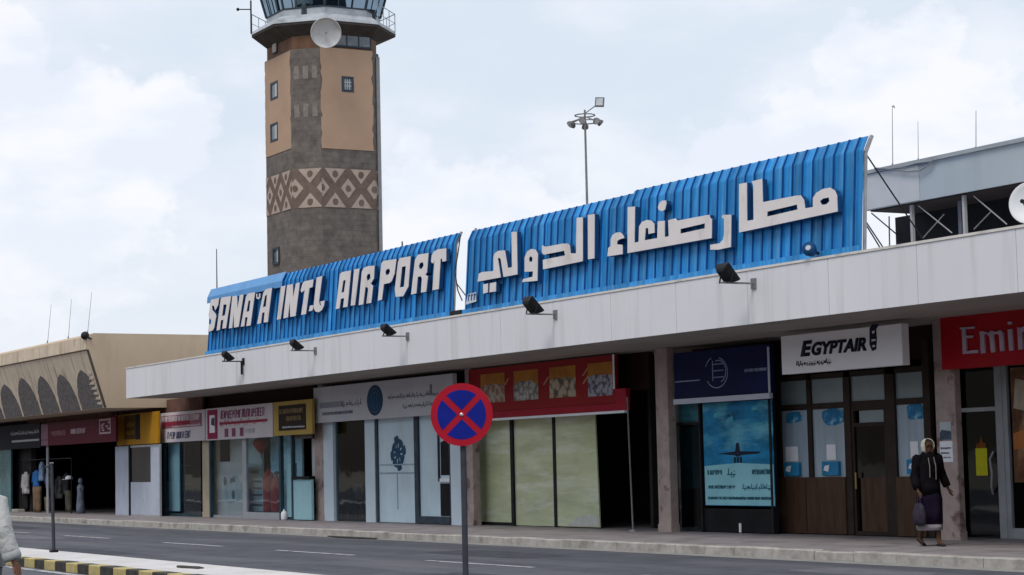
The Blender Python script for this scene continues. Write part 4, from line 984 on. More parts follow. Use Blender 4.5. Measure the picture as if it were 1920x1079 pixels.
# white dish on the canopy roof at the right
c = Vector((-23.486, 22.2, 5.412)); dn = Vector((.45, -.88, .12)).normalized()
dsh = thing('satellite_dish', 'white satellite dish on the canopy roof at the right edge', 'satellite dish', tuple(c))
g = MB(); g.lathe([(.02, -.10), (.15, -.08), (.29, -.02), (.335, .03), (.325, .035), (.28, .0), (.15, -.055), (.02, -.075)], c, 32, dn); g.build('reflector', mat('white_dish', (.62, .64, .66), .4, .04, 2), dsh, smooth=True)
g = MB(); g.tube(c - dn * .06, c + Vector((0, .2, -.75)), .035, 8); g.build('pole', steel, dsh)
g = MB(); g.tube(c + Vector((0, 0, -.3)), c + dn * .32 + Vector((0, 0, -.05)), .012, 6); g.lathe([(.03, -.03), (.035, .05)], c + dn * .32 + Vector((0, 0, -.05)), 8, dn); g.build('feed', black_m, dsh)

# ------------------------------------------------------------------ whip antennas
thin = mat('thin_antenna', (.24, .25, .27), .5, .1, 3)
def whip(p, top, r, label, m=thin, grp=None):
    t = thing('antenna', label, 'antenna', p, grp)
    g = MB(); g.tube(p, top, r, 6, r * .6); g.build('rod', m, t)
    g = MB(); a = Vector(p); g.lathe([(r * 2.4, 0), (r * 2.4, .1), (r * 1.2, .14)], a, 8); g.build('base', steel, t)
    return t
whip((-58.477, 22.3, 6.771), (-58.479, 22.3, 8.281), .022, 'dark upright rod behind the left end of the English hoarding', pole_m)
for (a, b), l in zip((((89,655),(96,571)), ((127,645),(134,561)), ((163,634),(172,548))), ('leftmost whip antenna on the beige wing', 'middle whip antenna of three on the beige wing', 'rightmost and tallest-standing whip antenna on the beige wing')):
    pass
whip((-73.615, 21.5, 6.299), (-73.127, 21.5, 7.725), .011, 'leftmost whip antenna of the three on the beige wing', grp='whip antennas on the beige wing')
whip((-71.052, 21.5, 6.294), (-70.651, 21.5, 7.72), .011, 'middle whip antenna of the three on the beige wing', grp='whip antennas on the beige wing')
whip((-68.817, 21.5, 6.337), (-68.313, 21.5, 7.77), .011, 'whip antenna of the beige wing nearest the parapet corner', grp='whip antennas on the beige wing')
t_ = whip((-30.07, 25.0, 6.951), (-30.014, 25.0, 8.163), .009, 'tall whip antenna with a hooked tip on the grey roof', grp='whip antennas on the grey roof')
MB().path([(-30.014, 25.0, 8.163), (-29.967, 25.0, 8.165), (-29.954, 25.0, 8.123)], .012, 6).build('tip', thin, t_)
t_ = whip((-29.335, 25.0, 6.95), (-29.301, 25.0, 7.765), .007, 'shortest thin whip antenna on the grey roof, between two taller ones', grp='whip antennas on the grey roof')
whip((-27.767, 25.0, 6.926), (-27.719, 25.0, 7.71), .009, 'whip antenna on the grey roof farthest to the right', grp='whip antennas on the grey roof')
whip((-46.055, 22.5, 6.843), (-46.07, 22.5, 7.208), .03, 'short stub rod behind the top of the English hoarding', pole_m)

# ------------------------------------------------------------------ shop signs
def sign(name, label, q, Y, m, t=.08, cat='shop sign', part='board'):
    s_ = thing(name, label, cat, ((q[0] + q[1]) / 2, Y, q[2]))
    b = MB().box(q[0], q[1], Y, Y + t, q[2], q[3]).build(part, m, s_, bevel=.006)
    return s_
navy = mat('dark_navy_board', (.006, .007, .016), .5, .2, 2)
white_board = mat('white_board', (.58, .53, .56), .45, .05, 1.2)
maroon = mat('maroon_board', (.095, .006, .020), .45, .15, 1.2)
# 1 dark shop sign at the far left
q = (-83.898, -75.857, 2.575, 3.509)
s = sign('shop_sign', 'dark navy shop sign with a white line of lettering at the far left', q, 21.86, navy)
w = q[1] - q[0]; h = q[3] - q[2]
g = glyphs(MB(), q[0] + w * .50, q[1] - .15, q[2] + h * .60, h * .16, 21.86, 3, True); g.build('lettering', mat('grey_lettering', (.4, .4, .42), .6, .1, 3), s)
g = MB(); g.prism([rect(q[0] + w * .52, q[1] - .12, q[2] + h * .28, q[2] + h * .36)], fac(21.86), 0, .006); g.build('stripe', mat('grey_lettering', (.4, .4, .42)), s)
# 2 maroon sign
q = (-75.578, -66.78, 2.623, 3.455)
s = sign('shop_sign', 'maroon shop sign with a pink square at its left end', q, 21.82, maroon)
w = q[1] - q[0]; h = q[3] - q[2]; f = fac(21.82)
pink = mat('dusty_pink_panel', (.24, .13, .17), .5, .1, 2); palel = mat('pale_pink_lettering', (.48, .36, .40), .6, .1, 4)
g = MB(); g.prism([rect(q[0] + .02, q[0] + w * .105, q[2] + h * .28, q[3] - .03)], f, 0, .008); g.prism([rect(q[0] + .02, q[0] + w * .105, q[2] + .02, q[2] + h * .25)], f, 0, .008); g.build('colour_square', pink, s)
g = glyphs(MB(), q[0] + w * .16, q[0] + w * .36, q[2] + h * .42, h * .2, 21.82, 9, slant=-.3); g.build('lettering', mat('dull_pink_lettering', (.34, .16, .2), .6, .1, 4), s)
g = glyphs(MB(), q[0] + w * .42, q[0] + w * .62, q[2] + h * .45, h * .2, 21.82, 12, slant=.3); g.build('lettering', palel, s)
xa, xb, za, zb = q[0] + w * .80, q[0] + w * .94, q[2] + h * .34, q[3] - .04
g = MB(); g.prism([rect(xa, xb, za, zb), list(reversed(rect(xa + .07, xb - .07, za + .06, zb - .06)))], f, 0, .01); em = g.build('emblem_frame', palel, s)
g = MB(); r_ = random.Random(8)
for k in range(7):
    cx_, cz_ = r_.uniform(xa + .2, xb - .2), za + .12 + k * (zb - za - .24) / 6.5; g.prism([[(cx_ - .16, cz_), (cx_ + .1, cz_ - .03), (cx_ + .16, cz_ + .05), (cx_ - .05, cz_ + .03)]], f, 0, .009)
g.build('calligraphy', palel, em)
# 3 yellow sign
q = (-67.982, -63.786, 2.499, 3.534)
s = sign('shop_sign', 'amber yellow shop sign with a dark square in its left half', q, 22.25, mat('amber_board', (.40, .195, .010), .5, .12, 1.5))
w = q[1] - q[0]; h = q[3] - q[2]; f = fac(22.25)
g = MB(); g.prism([rect(q[0] + w * .20, q[0] + w * .56, q[2] + h * .18, q[3] - .04)], f, 0, .01); dk = g.build('dark_square', mat('brown_square', (.075, .04, .008), .5, .3, 3), s)
g = MB(); g.prism([rect(q[0] + w * .48, q[0] + w * .58, q[2] + h * .16, q[3] - .03)], f, 0, .013); g.build('dark_edge', black_flat, dk)
g = glyphs(MB(), q[0] + w * .24, q[0] + w * .46, q[2] + h * .58, h * .13, 22.238, 4); glyphs(g, q[0] + w * .24, q[0] + w * .46, q[2] + h * .32, h * .13, 22.238, 6); g.build('lettering', mat('dim_amber_lettering', (.2, .1, .02), .6, .1, 4), s)
# 4 phone shop sign, in two white boards
q = (-64.49, -60.299, 2.518, 3.476)
redl = mat('red_lettering', (.30, .03, .06), .5, .15, 4); mauve = mat('mauve_lettering', (.22, .06, .13), .5, .15, 4); inkb = mat('dark_blue_ink', (.06, .06, .12), .5, .15, 4)
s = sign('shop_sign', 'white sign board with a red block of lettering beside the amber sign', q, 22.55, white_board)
w = q[1] - q[0]; h = q[3] - q[2]; f = fac(22.55)
g = MB(); g.prism([rect(q[0] + w * .05, q[1] - w * .06, q[2] + h * .47, q[2] + h * .90)], f, 0, .006); b = g.build('red_block', mat('faded_red_block', (.28, .10, .13), .5, .2, 3), s)
g = glyphs(MB(), q[0] + w * .07, q[1] - w * .1, q[2] + h * .70, h * .17, 22.544, 21); glyphs(g, q[0] + w * .3, q[1] - w * .08, q[2] + h * .5, h * .09, 22.544, 24, True); g.build('lettering', white_board, b)
g = glyphs(MB(), q[0] + w * .06, q[1] - w * .3, q[2] + h * .55, h * .13, 22.542, 23); g.build('lettering', redl, b)
g = glyphs(MB(), q[0] + w * .18, q[0] + w * .72, q[2] + h * .12, h * .22, 22.55, 25, slant=.25); g.build('lettering', inkb, s)
qa = (-60.227, -54.82, 2.593, 3.506); q = (qa[0], qa[1], q[2] - .01, q[3] + .01)
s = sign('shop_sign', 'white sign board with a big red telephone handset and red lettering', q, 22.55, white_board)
w = q[1] - q[0]
g = MB(); g.prism([rect(q[0] + w * .03, q[0] + w * .19, q[2] + h * .04, q[3] - h * .05)], f, 0, .006); ph = g.build('phone_picture', mat('crimson_block', (.27, .015, .07), .5, .12, 3), s)
g = MB(); g.prism([rect(q[0] + w * .065, q[0] + w * .15, q[2] + h * .24, q[3] - h * .22)], f, .006, .010); g.build('phone_screen', paper, ph)
g = MB(); g.prism([[(q[0] + w * .09, q[2] + h * .5), (q[0] + w * .15, q[2] + h * .45), (q[0] + w * .145, q[2] + h * .72), (q[0] + w * .10, q[2] + h * .70)]], f, .006, .014); g.build('phone_figure', inkb, ph)
g = glyphs(MB(), q[0] + w * .24, q[0] + w * .90, q[2] + h * .66, h * .24, 22.55, 31, slant=.2); g.build('lettering', mauve, s)
g = glyphs(MB(), q[0] + w * .22, q[0] + w * .92, q[2] + h * .46, h * .16, 22.55, 33, True); g.prism([rect(q[0] + w * .22, q[0] + w * .9, q[2] + h * .47, q[2] + h * .55)], f, 0, .005); g.build('lettering', redl, s)
g = MB()
for k, xx in enumerate((.30, .41, .53)): MB().prism([rect(q[0] + w * xx, q[0] + w * (xx + .055), q[2] + h * .08, q[2] + h * .34)], f, 0, .006).build('small_phone', mauve, s)
g = glyphs(MB(), q[0] + w * .61, q[0] + w * .76, q[2] + h * .16, h * .13, 22.55, 35); g.build('lettering', mat('grey_lettering', (.4, .4, .42)), s)
# 5 yellow and black board
qa = (-54.693, -51.947, 2.528, 3.486)
s = sign('shop_sign', 'yellow framed sign board with a black centre and pale lettering', qa, 22.53, mat('dull_yellow_board', (.42, .29, .075), .5, .1, 2))
w = qa[1] - qa[0]; h = qa[3] - qa[2]; f = fac(22.53)
g = MB(); g.prism([rect(qa[0] + w * .14, qa[0] + w * .85, qa[2] + h * .14, qa[3] - h * .12)], f, 0, .008); bl = g.build('black_centre', mat('brown_black_centre', (.022, .012, .01), .5, .2, 2), s)
g = glyphs(MB(), qa[0] + w * .17, qa[0] + w * .78, qa[2] + h * .64, h * .13, 22.522, 41); glyphs(g, qa[0] + w * .35, qa[0] + w * .74, qa[2] + h * .42, h * .13, 22.522, 43); g.build('lettering', mat('dull_gold_lettering', (.24, .17, .08), .5, .1, 4), bl)
g = glyphs(MB(), qa[0] + w * .24, qa[0] + w * .82, qa[2] + h * .22, h * .05, 22.522, 45, True); g.build('lettering', paper, bl)
# 6 grey exchange sign with a blue oval emblem
q = (-52.264, -43.898, 2.824, 3.793)
s = sign('shop_sign', 'wide pale grey sign with a dark blue oval emblem in the middle', q, 22.72, mat('silver_grey_board', (.50, .50, .54), .4, .05, .8), .12)
w = q[1] - q[0]; h = q[3] - q[2]; f = fac(22.72)
ex, ez, rx, rz = q[0] + w * .475, q[2] + h * .50, .48, h * .41
bl1 = mat('deep_blue_emblem', (.008, .035, .09), .4, .2, 3); bl2 = mat('mid_blue_emblem', (.02, .085, .18), .4, .2, 3)
g = MB(); g.prism([[(ex + rx * math.cos(t * .2618), ez + rz * math.sin(t * .2618)) for t in range(24)]], f, 0, .008); em = g.build('emblem', bl1, s)
g = MB()
for s_ in (.82, .58):
    o_ = [(ex + rx * s_ * math.cos(t * .2618), ez + rz * s_ * math.sin(t * .2618)) for t in range(24)]; i_ = [(ex + rx * (s_ - .09) * math.cos(-t * .2618), ez + rz * (s_ - .09) * math.sin(-t * .2618)) for t in range(24)]
    g.prism([o_, i_], f, .008, .012)
for k in (-.3, .0, .3): g.prism([rect(ex + k * rx - .03, ex + k * rx + .03, ez - rz * .4, ez + rz * .45)], f, .008, .0135)
g.build('emblem_lines', bl2, em)
gl_ = mat('grey_violet_lettering', (.17, .17, .23), .6, .1, 3); gl2 = mat('faint_grey_block', (.27, .27, .33), .6, .1, 3)
g = MB(); g.prism([rect(q[0] + w * .05, q[0] + w * .24, q[2] + h * .40, q[2] + h * .56)], f, 0, .005); g.build('faded_lettering', gl2, s)
g = glyphs(MB(), q[0] + w * .22, q[0] + w * .37, q[2] + h * .42, h * .16, 22.72, 51, True); glyphs(g, q[0] + w * .07, q[0] + w * .31, q[2] + h * .2, h * .08, 22.72, 53); g.build('lettering', gl_, s)
g = glyphs(MB(), q[0] + w * .57, q[0] + w * .92, q[2] + h * .50, h * .13, 22.72, 55, True); glyphs(g, q[0] + w * .67, q[0] + w * .93, q[2] + h * .24, h * .12, 22.72, 57, True); g.prism([rect(q[0] + w * .855, q[0] + w * .868, q[2] + h * .5, q[2] + h * .78)], f, 0, .006); g.build('lettering', gl_, s)
# 7 red food banner
q = (-43.603, -36.984, 2.825, 3.859)
redm = mat('red_banner', (.27, .012, .016), .45, .10, 1)
s = sign('shop_sign', 'red restaurant sign with four food pictures in a row', q, 23.0, redm, .1)
w = q[1] - q[0]; h = q[3] - q[2]; f = fac(23.0)
orange = mat('food_orange', (.42, .17, .03), .5, .2, 2)
def food(name, c1, c2, c3, sc):
    M = bpy.data.materials.new(name); M.use_nodes = True; N = M.node_tree.nodes; L = M.node_tree.links; b = N['Principled BSDF']; b.inputs['Roughness'].default_value = .5
    tc = N.new('ShaderNodeTexCoord'); v = N.new('ShaderNodeTexVoronoi'); v.inputs['Scale'].default_value = sc; L.new(tc.outputs['Object'], v.inputs[0])
    r_ = N.new('ShaderNodeValToRGB'); r_.color_ramp.elements[0].color = (*c1, 1); r_.color_ramp.elements[1].color = (*c3, 1); r_.color_ramp.elements[1].position = .75
    e = r_.color_ramp.elements.new(.35); e.color = (*c2, 1); L.new(v.outputs['Distance'], r_.inputs[0]); L.new(r_.outputs[0], b.inputs['Base Color']); return M
foods = [food('food_picture_mixed', (.35, .25, .15), (.22, .06, .04), (.42, .36, .28), 7), food('food_picture_rice', (.55, .55, .52), (.40, .38, .36), (.12, .11, .10), 9), food('food_picture_pastry', (.34, .20, .08), (.48, .42, .30), (.10, .05, .03), 6), food('food_picture_salad', (.12, .12, .22), (.42, .44, .50), (.08, .05, .10), 9)]
for k, (a, b) in enumerate(((-42.98, -41.799), (-41.366, -40.228), (-39.716, -38.577), (-38.056, -37.051))):
    zb_ = q[2] + h * (.20 if k != 3 else .17); zt2 = q[3] - h * .14
    g = MB(); g.prism([rect(a, b, zb_, zt2)], f, 0, .008); p_ = g.build('picture', orange, s)
    zm_ = zb_ + (zt2 - zb_) * .66; n_ = 9
    top_ = [(a + (b - a) * (1 - i / n_), zm_ - (.10 if k == 1 else .05) * (abs(i - n_ / 2) / (n_ / 2)) ** 2 + R.uniform(-.03, .03)) for i in range(n_ + 1)]
    g = MB(); g.prism([[(a, zb_), (b, zb_)] + top_], f, .008, .012); g.build('food', foods[k], p_)
g = MB()
for x_, z_ in ((.26, .55), (.54, .50), (.80, .62), (.80, .45)): g.prism([[(q[0] + w * x_, q[2] + h * z_), (q[0] + w * (x_ + .012), q[2] + h * z_), (q[0] + w * (x_ + .045), q[2] + h * (z_ + .17)), (q[0] + w * (x_ + .036), q[2] + h * (z_ + .17))]], f, 0, .007)
g.build('pale_stroke', mat('gold_stroke', (.45, .28, .14), .5, .1, 3), s)
g = MB(); g.box(q[0], -36.547, 23.0, 23.1, q[2] - .16, q[2] - .006); g.box(q[1] + .006, -36.547, 23.0, 23.1, q[2] - .006, q[2] + .30); g.build('lower_board', mat('bright_red_strip', (.33, .012, .03), .45, .1, 1), s)
g = MB(); g.box(q[0] + .1, -36.589, 22.98, 23.08, q[2] - .215, q[2] - .163); g.build('light_strip', paper, s)
g = MB(); g.box(q[1] - .04, q[1] + .02, 22.985, 22.999, q[2] + .3, q[3]); g.build('edge_trim', paper, s)
# thin leaning pole in the open doorway
a = (-36.25, 22.9, 0.186); b = (-36.338, 22.9, 2.928)
tp = thing('pole', 'thin pale pole standing in the dark doorway beside the restaurant', 'pole', a)
g = MB(); g.tube((a[0], a[1], .15), b, .018, 8); g.build('tube', mat('dull_grey_pole', (.2, .2, .21), .5, .15, 4), tp)
g = MB(); g.lathe([(.08, 0), (.08, .02), (.03, .03)], (a[0], a[1], .147), 10); g.build('foot', alu, tp)
# 8 navy sign with an outlined emblem
q = (-35.001, -31.705, 2.832, 3.765)
s = sign('shop_sign', 'dark navy sign with a thin outlined round emblem and white edge lights', q, 23.2, mat('navy_sign_board', (.005, .010, .062), .45, .3, 1.2), .1)
w = q[1] - q[0]; h = q[3] - q[2]; f = fac(23.2)
thinl = mat('pale_blue_line', (.26, .31, .48), .5, .1, 3)
ex, ez = q[0] + w * .46, q[2] + h * .50
g = MB()
def arc(cx, cz, rx, rz, a0, a1, wd=.02, n=14):
    pts = [(cx + rx * math.cos(a0 + (a1 - a0) * i / n), cz + rz * math.sin(a0 + (a1 - a0) * i / n)) for i in range(n + 1)]
    for p, r__ in zip(pts, pts[1:]):
        dx, dz = r__[0] - p[0], r__[1] - p[1]; L_ = math.hypot(dx, dz); nx, nz = -dz / L_ * wd / 2, dx / L_ * wd / 2
        g.prism([[(p[0] + nx, p[1] + nz), (p[0] - nx, p[1] - nz), (r__[0] - nx, r__[1] - nz), (r__[0] + nx, r__[1] + nz)]], f, 0, .006 + (i_ % 3) * .0004)
i_ = 0
arc(ex, ez, .38, .30, -2.6, 1.3); arc(ex + .06, ez + .02, .26, .22, -1.2, 1.9); arc(ex - .05, ez, .36, .31, 1.9, 2.7)
for z_ in (-.1, .03, .16): g.prism([rect(ex - .12, ex + .24, ez + z_, ez + z_ + .018)], f, 0, .0075)
g.prism([rect(ex - .14, ex - .12, ez - .16, ez + .24)], f, 0, .008)
g.build('emblem', thinl, s)
g = glyphs(MB(), q[0] + w * .75, q[1] - w * .03, q[2] + h * .46, h * .06, 23.2, 61); g.prism([rect(q[0] + .02, q[0] + w * .28, q[2] + h * .36, q[2] + h * .385)], f, 0, .006); g.build('lettering', thinl, s)
g = MB(); g.box(q[1] - .06, q[1] - .005, 23.185, 23.199, q[2], q[3] - .06); g.box(q[0], q[1], 23.16, 23.24, q[2] - .11, q[2] - .006); g.build('edge_light', mat('pale_edge_tube', (.52, .55, .64), .4, .05, 3), s)
# 9 white airline sign
q = (-30.392, -27.002, 3.109, 3.809)
s = sign('shop_sign', 'white airline sign with bold dark slanted lettering and a falcon head', q, 22.5, mat('white_airline_board', (.84, .84, .87), .35, .03, .8), .16)
w = q[1] - q[0]; h = q[3] - q[2]; f = fac(22.5)
ink = mat('dark_navy_ink', (.012, .012, .03), .45, .1, 4)
text_mesh('E', 1, ink, 'lettering', s, (q[0] + w * .172, q[2] + h * .42), 22.5, bold=.045, shear=.25, width=w * .105, height=h * .40)
text_mesh('GYPTAIR', 1, ink, 'lettering', s, (q[0] + w * .27, q[2] + h * .42), 22.5, bold=.045, shear=.25, width=w * .455, height=h * .34)
g = glyphs(MB(), q[0] + w * .13, q[0] + w * .43, q[2] + h * .20, h * .12, 22.5, 71, True, d=.01); g.build('lettering', ink, s)
fx, fz = q[0] + w * .75, q[2] + h * .40
g = MB()
g.prism([[(fx, fz + .12), (fx + .02, fz + .40), (fx + .10, fz + .46), (fx + .27, fz + .45), (fx + .23, fz + .40), (fx + .19, fz + .37), (fx + .20, fz + .22), (fx + .17, fz + .02), (fx + .06, fz + .0)],
         [(fx + .07, fz + .34), (fx + .15, fz + .35), (fx + .15, fz + .31), (fx + .08, fz + .29)], [(fx + .05, fz + .20), (fx + .17, fz + .20), (fx + .17, fz + .17), (fx + .05, fz + .16)], [(fx + .07, fz + .10), (fx + .15, fz + .10), (fx + .15, fz + .07), (fx + .07, fz + .06)]], f, 0, .008)
g.build('falcon_emblem', ink, s)
# 10 red airline sign
q = (-26.83, -24.64, 3.02, 3.921)
q = (q[0], -17.6, q[2], q[3])
s = sign('shop_sign', 'bright red airline sign with tall pale serif letters at the right edge', q, 23.2, mat('airline_red', (.32, .006, .012), .35, .08, .8), .3)
silver = mat('pale_letter_silver', (.42, .33, .42), .4, .12, 5)
for lp in [[[(-26.302, 3.697), (-25.953, 3.693), (-25.964, 3.661), (-26.177, 3.662), (-26.168, 3.556), (-26.0, 3.545), (-26.002, 3.51), (-26.167, 3.512), (-26.16, 3.298), (-25.976, 3.301), (-25.89, 3.302), (-25.903, 3.251), (-26.26, 3.254), (-26.255, 3.278), (-26.255, 3.661), (-26.298, 3.67)]], [[(-25.834, 3.593), (-25.757, 3.601), (-25.607, 3.565), (-25.549, 3.6), (-25.438, 3.567), (-25.324, 3.591), (-25.272, 3.543), (-25.262, 3.252), (-25.355, 3.248), (-25.367, 3.51), (-25.412, 3.539), (-25.496, 3.532), (-25.476, 3.246), (-25.571, 3.241), (-25.593, 3.499), (-25.647, 3.542), (-25.722, 3.546), (-25.713, 3.24), (-25.817, 3.239), (-25.817, 3.553)]], [[(-25.158, 3.587), (-25.065, 3.593), (-25.05, 3.246), (-25.142, 3.243)]], [[(-25.16, 3.702), (-25.113, 3.718), (-25.062, 3.706), (-25.075, 3.671), (-25.134, 3.665)]], [[(-24.936, 3.61), (-24.846, 3.597), (-24.753, 3.623), (-24.646, 3.603), (-24.668, 3.541), (-24.757, 3.56), (-24.835, 3.527), (-24.831, 3.253), (-24.931, 3.25)]]]: 
    MB().prism(lp, fac(23.2), .0, .035).build('letter', silver, s)
text_mesh('ates', 1, silver, 'lettering', s, (-20.55, 3.258), 23.2, width=1.75, height=.46, depth=.03)

# ------------------------------------------------------------------ posters, notices, stickers
q = (-34.363, -32.02, 0.678, 2.718)
ps = thing('poster', 'blue aircraft poster with pale text panel filling the travel shop window', 'poster', (q[0], 23.44, q[2]))
sky_m = mat('poster_blue', (.014, .19, .38), .35, .5, 1.3, stretch=(.6, 1, 2.0), stain=(.16, .50, .62), stain_s=1.1, stain_st=(.5, 1, 1.6), stain_lo=.5, stain_hi=.68)
MB().box(q[0], q[1], 23.44, 23.455, q[2], q[3]).build('sheet', sky_m, ps)
w = q[1] - q[0]; h = q[3] - q[2]; f = fac(23.44)
cyan = mat('poster_pale_cyan', (.27, .58, .66), .4, .10, 1.5)
g = MB(); g.prism([[(q[0] + .01, q[2] + .01), (q[1] - .01, q[2] + .01), (q[1] - .01, q[2] + h * .39), (q[0] + w * .5, q[2] + h * .41), (q[0] + .01, q[2] + h * .385)]], f, 0, .003); tp_ = g.build('text_panel', cyan, ps)
pk = mat('poster_dark', (.012, .02, .04), .5, .2, 3)
cx_, cz_ = q[0] + w * .50, q[2] + h * .505
g = MB(); g.prism([[(cx_ - w * .30, cz_ - .005), (cx_ - .08, cz_ + .035), (cx_ - .045, cz_ + .20), (cx_ + .045, cz_ + .20), (cx_ + .08, cz_ + .035), (cx_ + w * .33, cz_ + .02), (cx_ + w * .30, cz_ - .02), (cx_ + .09, cz_ - .045), (cx_ + .05, cz_ - .07), (cx_ - .05, cz_ - .07), (cx_ - .09, cz_ - .045)]], f, 0, .004)
for dx in (-.10, 0, .10): g.prism([rect(cx_ + dx - .035, cx_ + dx + .035, cz_ - .19, cz_ - .08)], f, 0, .0045)
g.build('aircraft', pk, ps)
tl = mat('poster_text', (.03, .12, .17), .5, .1, 4)
g = glyphs(MB(), q[0] + w * .05, q[0] + w * .26, q[2] + h * .30, h * .045, 23.437, 81); glyphs(g, q[0] + w * .70, q[0] + w * .97, q[2] + h * .30, h * .045, 23.437, 83); glyphs(g, q[0] + w * .34, q[0] + w * .46, q[2] + h * .29, h * .07, 23.437, 84, True)
glyphs(g, q[0] + w * .06, q[0] + w * .46, q[2] + h * .165, h * .03, 23.437, 85); glyphs(g, q[0] + w * .55, q[0] + w * .97, q[2] + h * .16, h * .05, 23.437, 86, True); glyphs(g, q[0] + w * .05, q[0] + w * .96, q[2] + h * .06, h * .025, 23.437, 87)
g.build('lettering', tl, tp_)
g = MB(); rp = random.Random(4)
for k in range(7):
    a = q[0] + w * rp.uniform(.1, .9); z_ = q[3] - h * rp.uniform(.04, .3); ww = rp.uniform(.08, .3); g.prism([[(a, z_), (a + ww, z_ + .02), (a + ww * .9, z_ + rp.uniform(.06, .16)), (a + .02, z_ + .07)]], f, 0, .003 + k * .0002); g.build('cloud_shape', mat('poster_teal', (.07, .36, .46), .5, .2, 3), ps); g = MB()
# papers in the airline windows
blob = mat('blue_sticker', (.03, .18, .36), .4, .35, 6, stain=(.25, .5, .65), stain_s=6, stain_lo=.55, stain_hi=.66)
def sheet(label, q, Y, m, cat='notice', name='notice', jit=0, seed=1, extra=None):
    r_ = random.Random(seed); x0, x1, z0, z1 = q
    o = thing(name, label, cat, (x0, Y, z0))
    p = rect(x0, x1, z0, z1) if not jit else [((x0 + x1) / 2 + (x1 - x0) / 2 * (1 + r_.uniform(-jit, jit)) * math.copysign(abs(math.cos(t)) ** .7, math.cos(t)), (z0 + z1) / 2 + (z1 - z0) / 2 * (1 + r_.uniform(-jit, jit)) * math.copysign(abs(math.sin(t)) ** .7, math.sin(t))) for t in [k * .5236 for k in range(12)]]
    MB().prism([p], fac(Y), -.004, .004).build('sheet', m, o)
    return o
yw = 23.872
sheet('blue sticker at the top of the leftmost office window pane', (-32.173, -31.664, 2.248, 2.474), yw, blob, 'sticker', 'sticker', .15, 2)
sheet('large blue sticker at the top of the second office window pane', (-31.004, -30.362, 2.186, 2.506), yw, blob, 'sticker', 'sticker', .15, 3)
sheet('blue sticker at the top of the office window right of the door', (-28.601, -28.097, 2.217, 2.51), yw, blob, 'sticker', 'sticker', .15, 4)
sheet('white sheet taped in the leftmost office window pane', (-32.212, -31.821, 1.52, 1.807), yw, paper)
sheet('white sheet taped in the second office window pane', (-30.929, -30.655, 1.536, 1.825), yw, paper)
sheet('white sheet taped in the office window right of the door', (-28.525, -28.309, 1.545, 1.837), yw, paper)
def bluebox(label, q):
    x0, x1, z0, z1 = q; o = thing('leaflet_box', label, 'box', ((x0 + x1) / 2, yw, z0))
    MB().box(x0, x1, yw - .06, yw + .012, z0, z1).build('box', mat('blue_box', (.03, .22, .42), .4, .2, 4), o, bevel=.008)
    MB().prism([[(x0 + .06, z0 + .1), (x0 + .2, z0 + .07), (x0 + .24, z0 + .2), (x0 + .1, z0 + .18)]], fac(yw - .06), -.002, .004).build('mark', paper, o)
bluebox('blue leaflet box on the sill of the leftmost office window pane', (-32.211, -31.737, 1.244, 1.5))
bluebox('blue leaflet box on the sill of the second office window pane', (-31.027, -30.529, 1.247, 1.507))
bluebox('blue leaflet box on the sill of the office window right of the door', (-28.586, -28.326, 1.263, 1.517))
# notices on the right-hand column
q = (-27.225, -26.94, 1.845, 2.145)
o = sheet('small picture notice stuck on the right-hand stone column above a white sheet', q, 23.446, mat('pale_notice', (.45, .50, .54), .6, .1, 3))
g = MB(); x0, x1, z0, z1 = q; g.prism([[(x0, z0), (x1, z0), (x1, z0 + .14), (x0 + .05, z0 + .17), (x0, z0 + .12)]], fac(23.446), .004, .007); g.build('dark_picture', mat('dark_notice_ink', (.06, .09, .13), .6, .3, 6), o)
q = (-27.246, -26.921, 1.464, 1.818)
o = sheet('white paper notice with faint print on the right-hand stone column', q, 23.447, paper)
x0, x1, z0, z1 = q; g = glyphs(MB(), x0 + .03, x1 - .03, z0 + .22, .03, 23.443, 91); glyphs(g, x0 + .03, x1 - .08, z0 + .14, .025, 23.443, 92); glyphs(g, x0 + .05, x1 - .05, z0 + .07, .025, 23.443, 93, True); g.build('lettering', gl_, o)
# yellow paper with a flame picture on the dark door
q = (-27.245, -26.963, 1.218, 1.686)
o = thing('notice', 'bright yellow paper with an orange flame picture on the dark glass door', 'notice', (q[0], 24.24, q[2]))
MB().prism([rect(*q)], fac(24.24), -.004, .004).build('sheet', mat('bright_yellow', (.80, .76, .03), .6, .06, 3), o)
x0, x1, z0, z1 = q; g = MB(); m_ = (x0 + x1) / 2; g.prism([[(x0 + .01, z1 + .004), (x1 - .01, z1 + .004), (x1 - .03, z1 + .09), (m_ + .05, z1 + .10), (m_ + .02, z1 + .20), (m_ - .03, z1 + .10), (x0 + .03, z1 + .07)]], fac(24.24), -.004, .004); g.build('flame_picture', mat('dim_orange', (.28, .10, .02), .6, .3, 8), o)
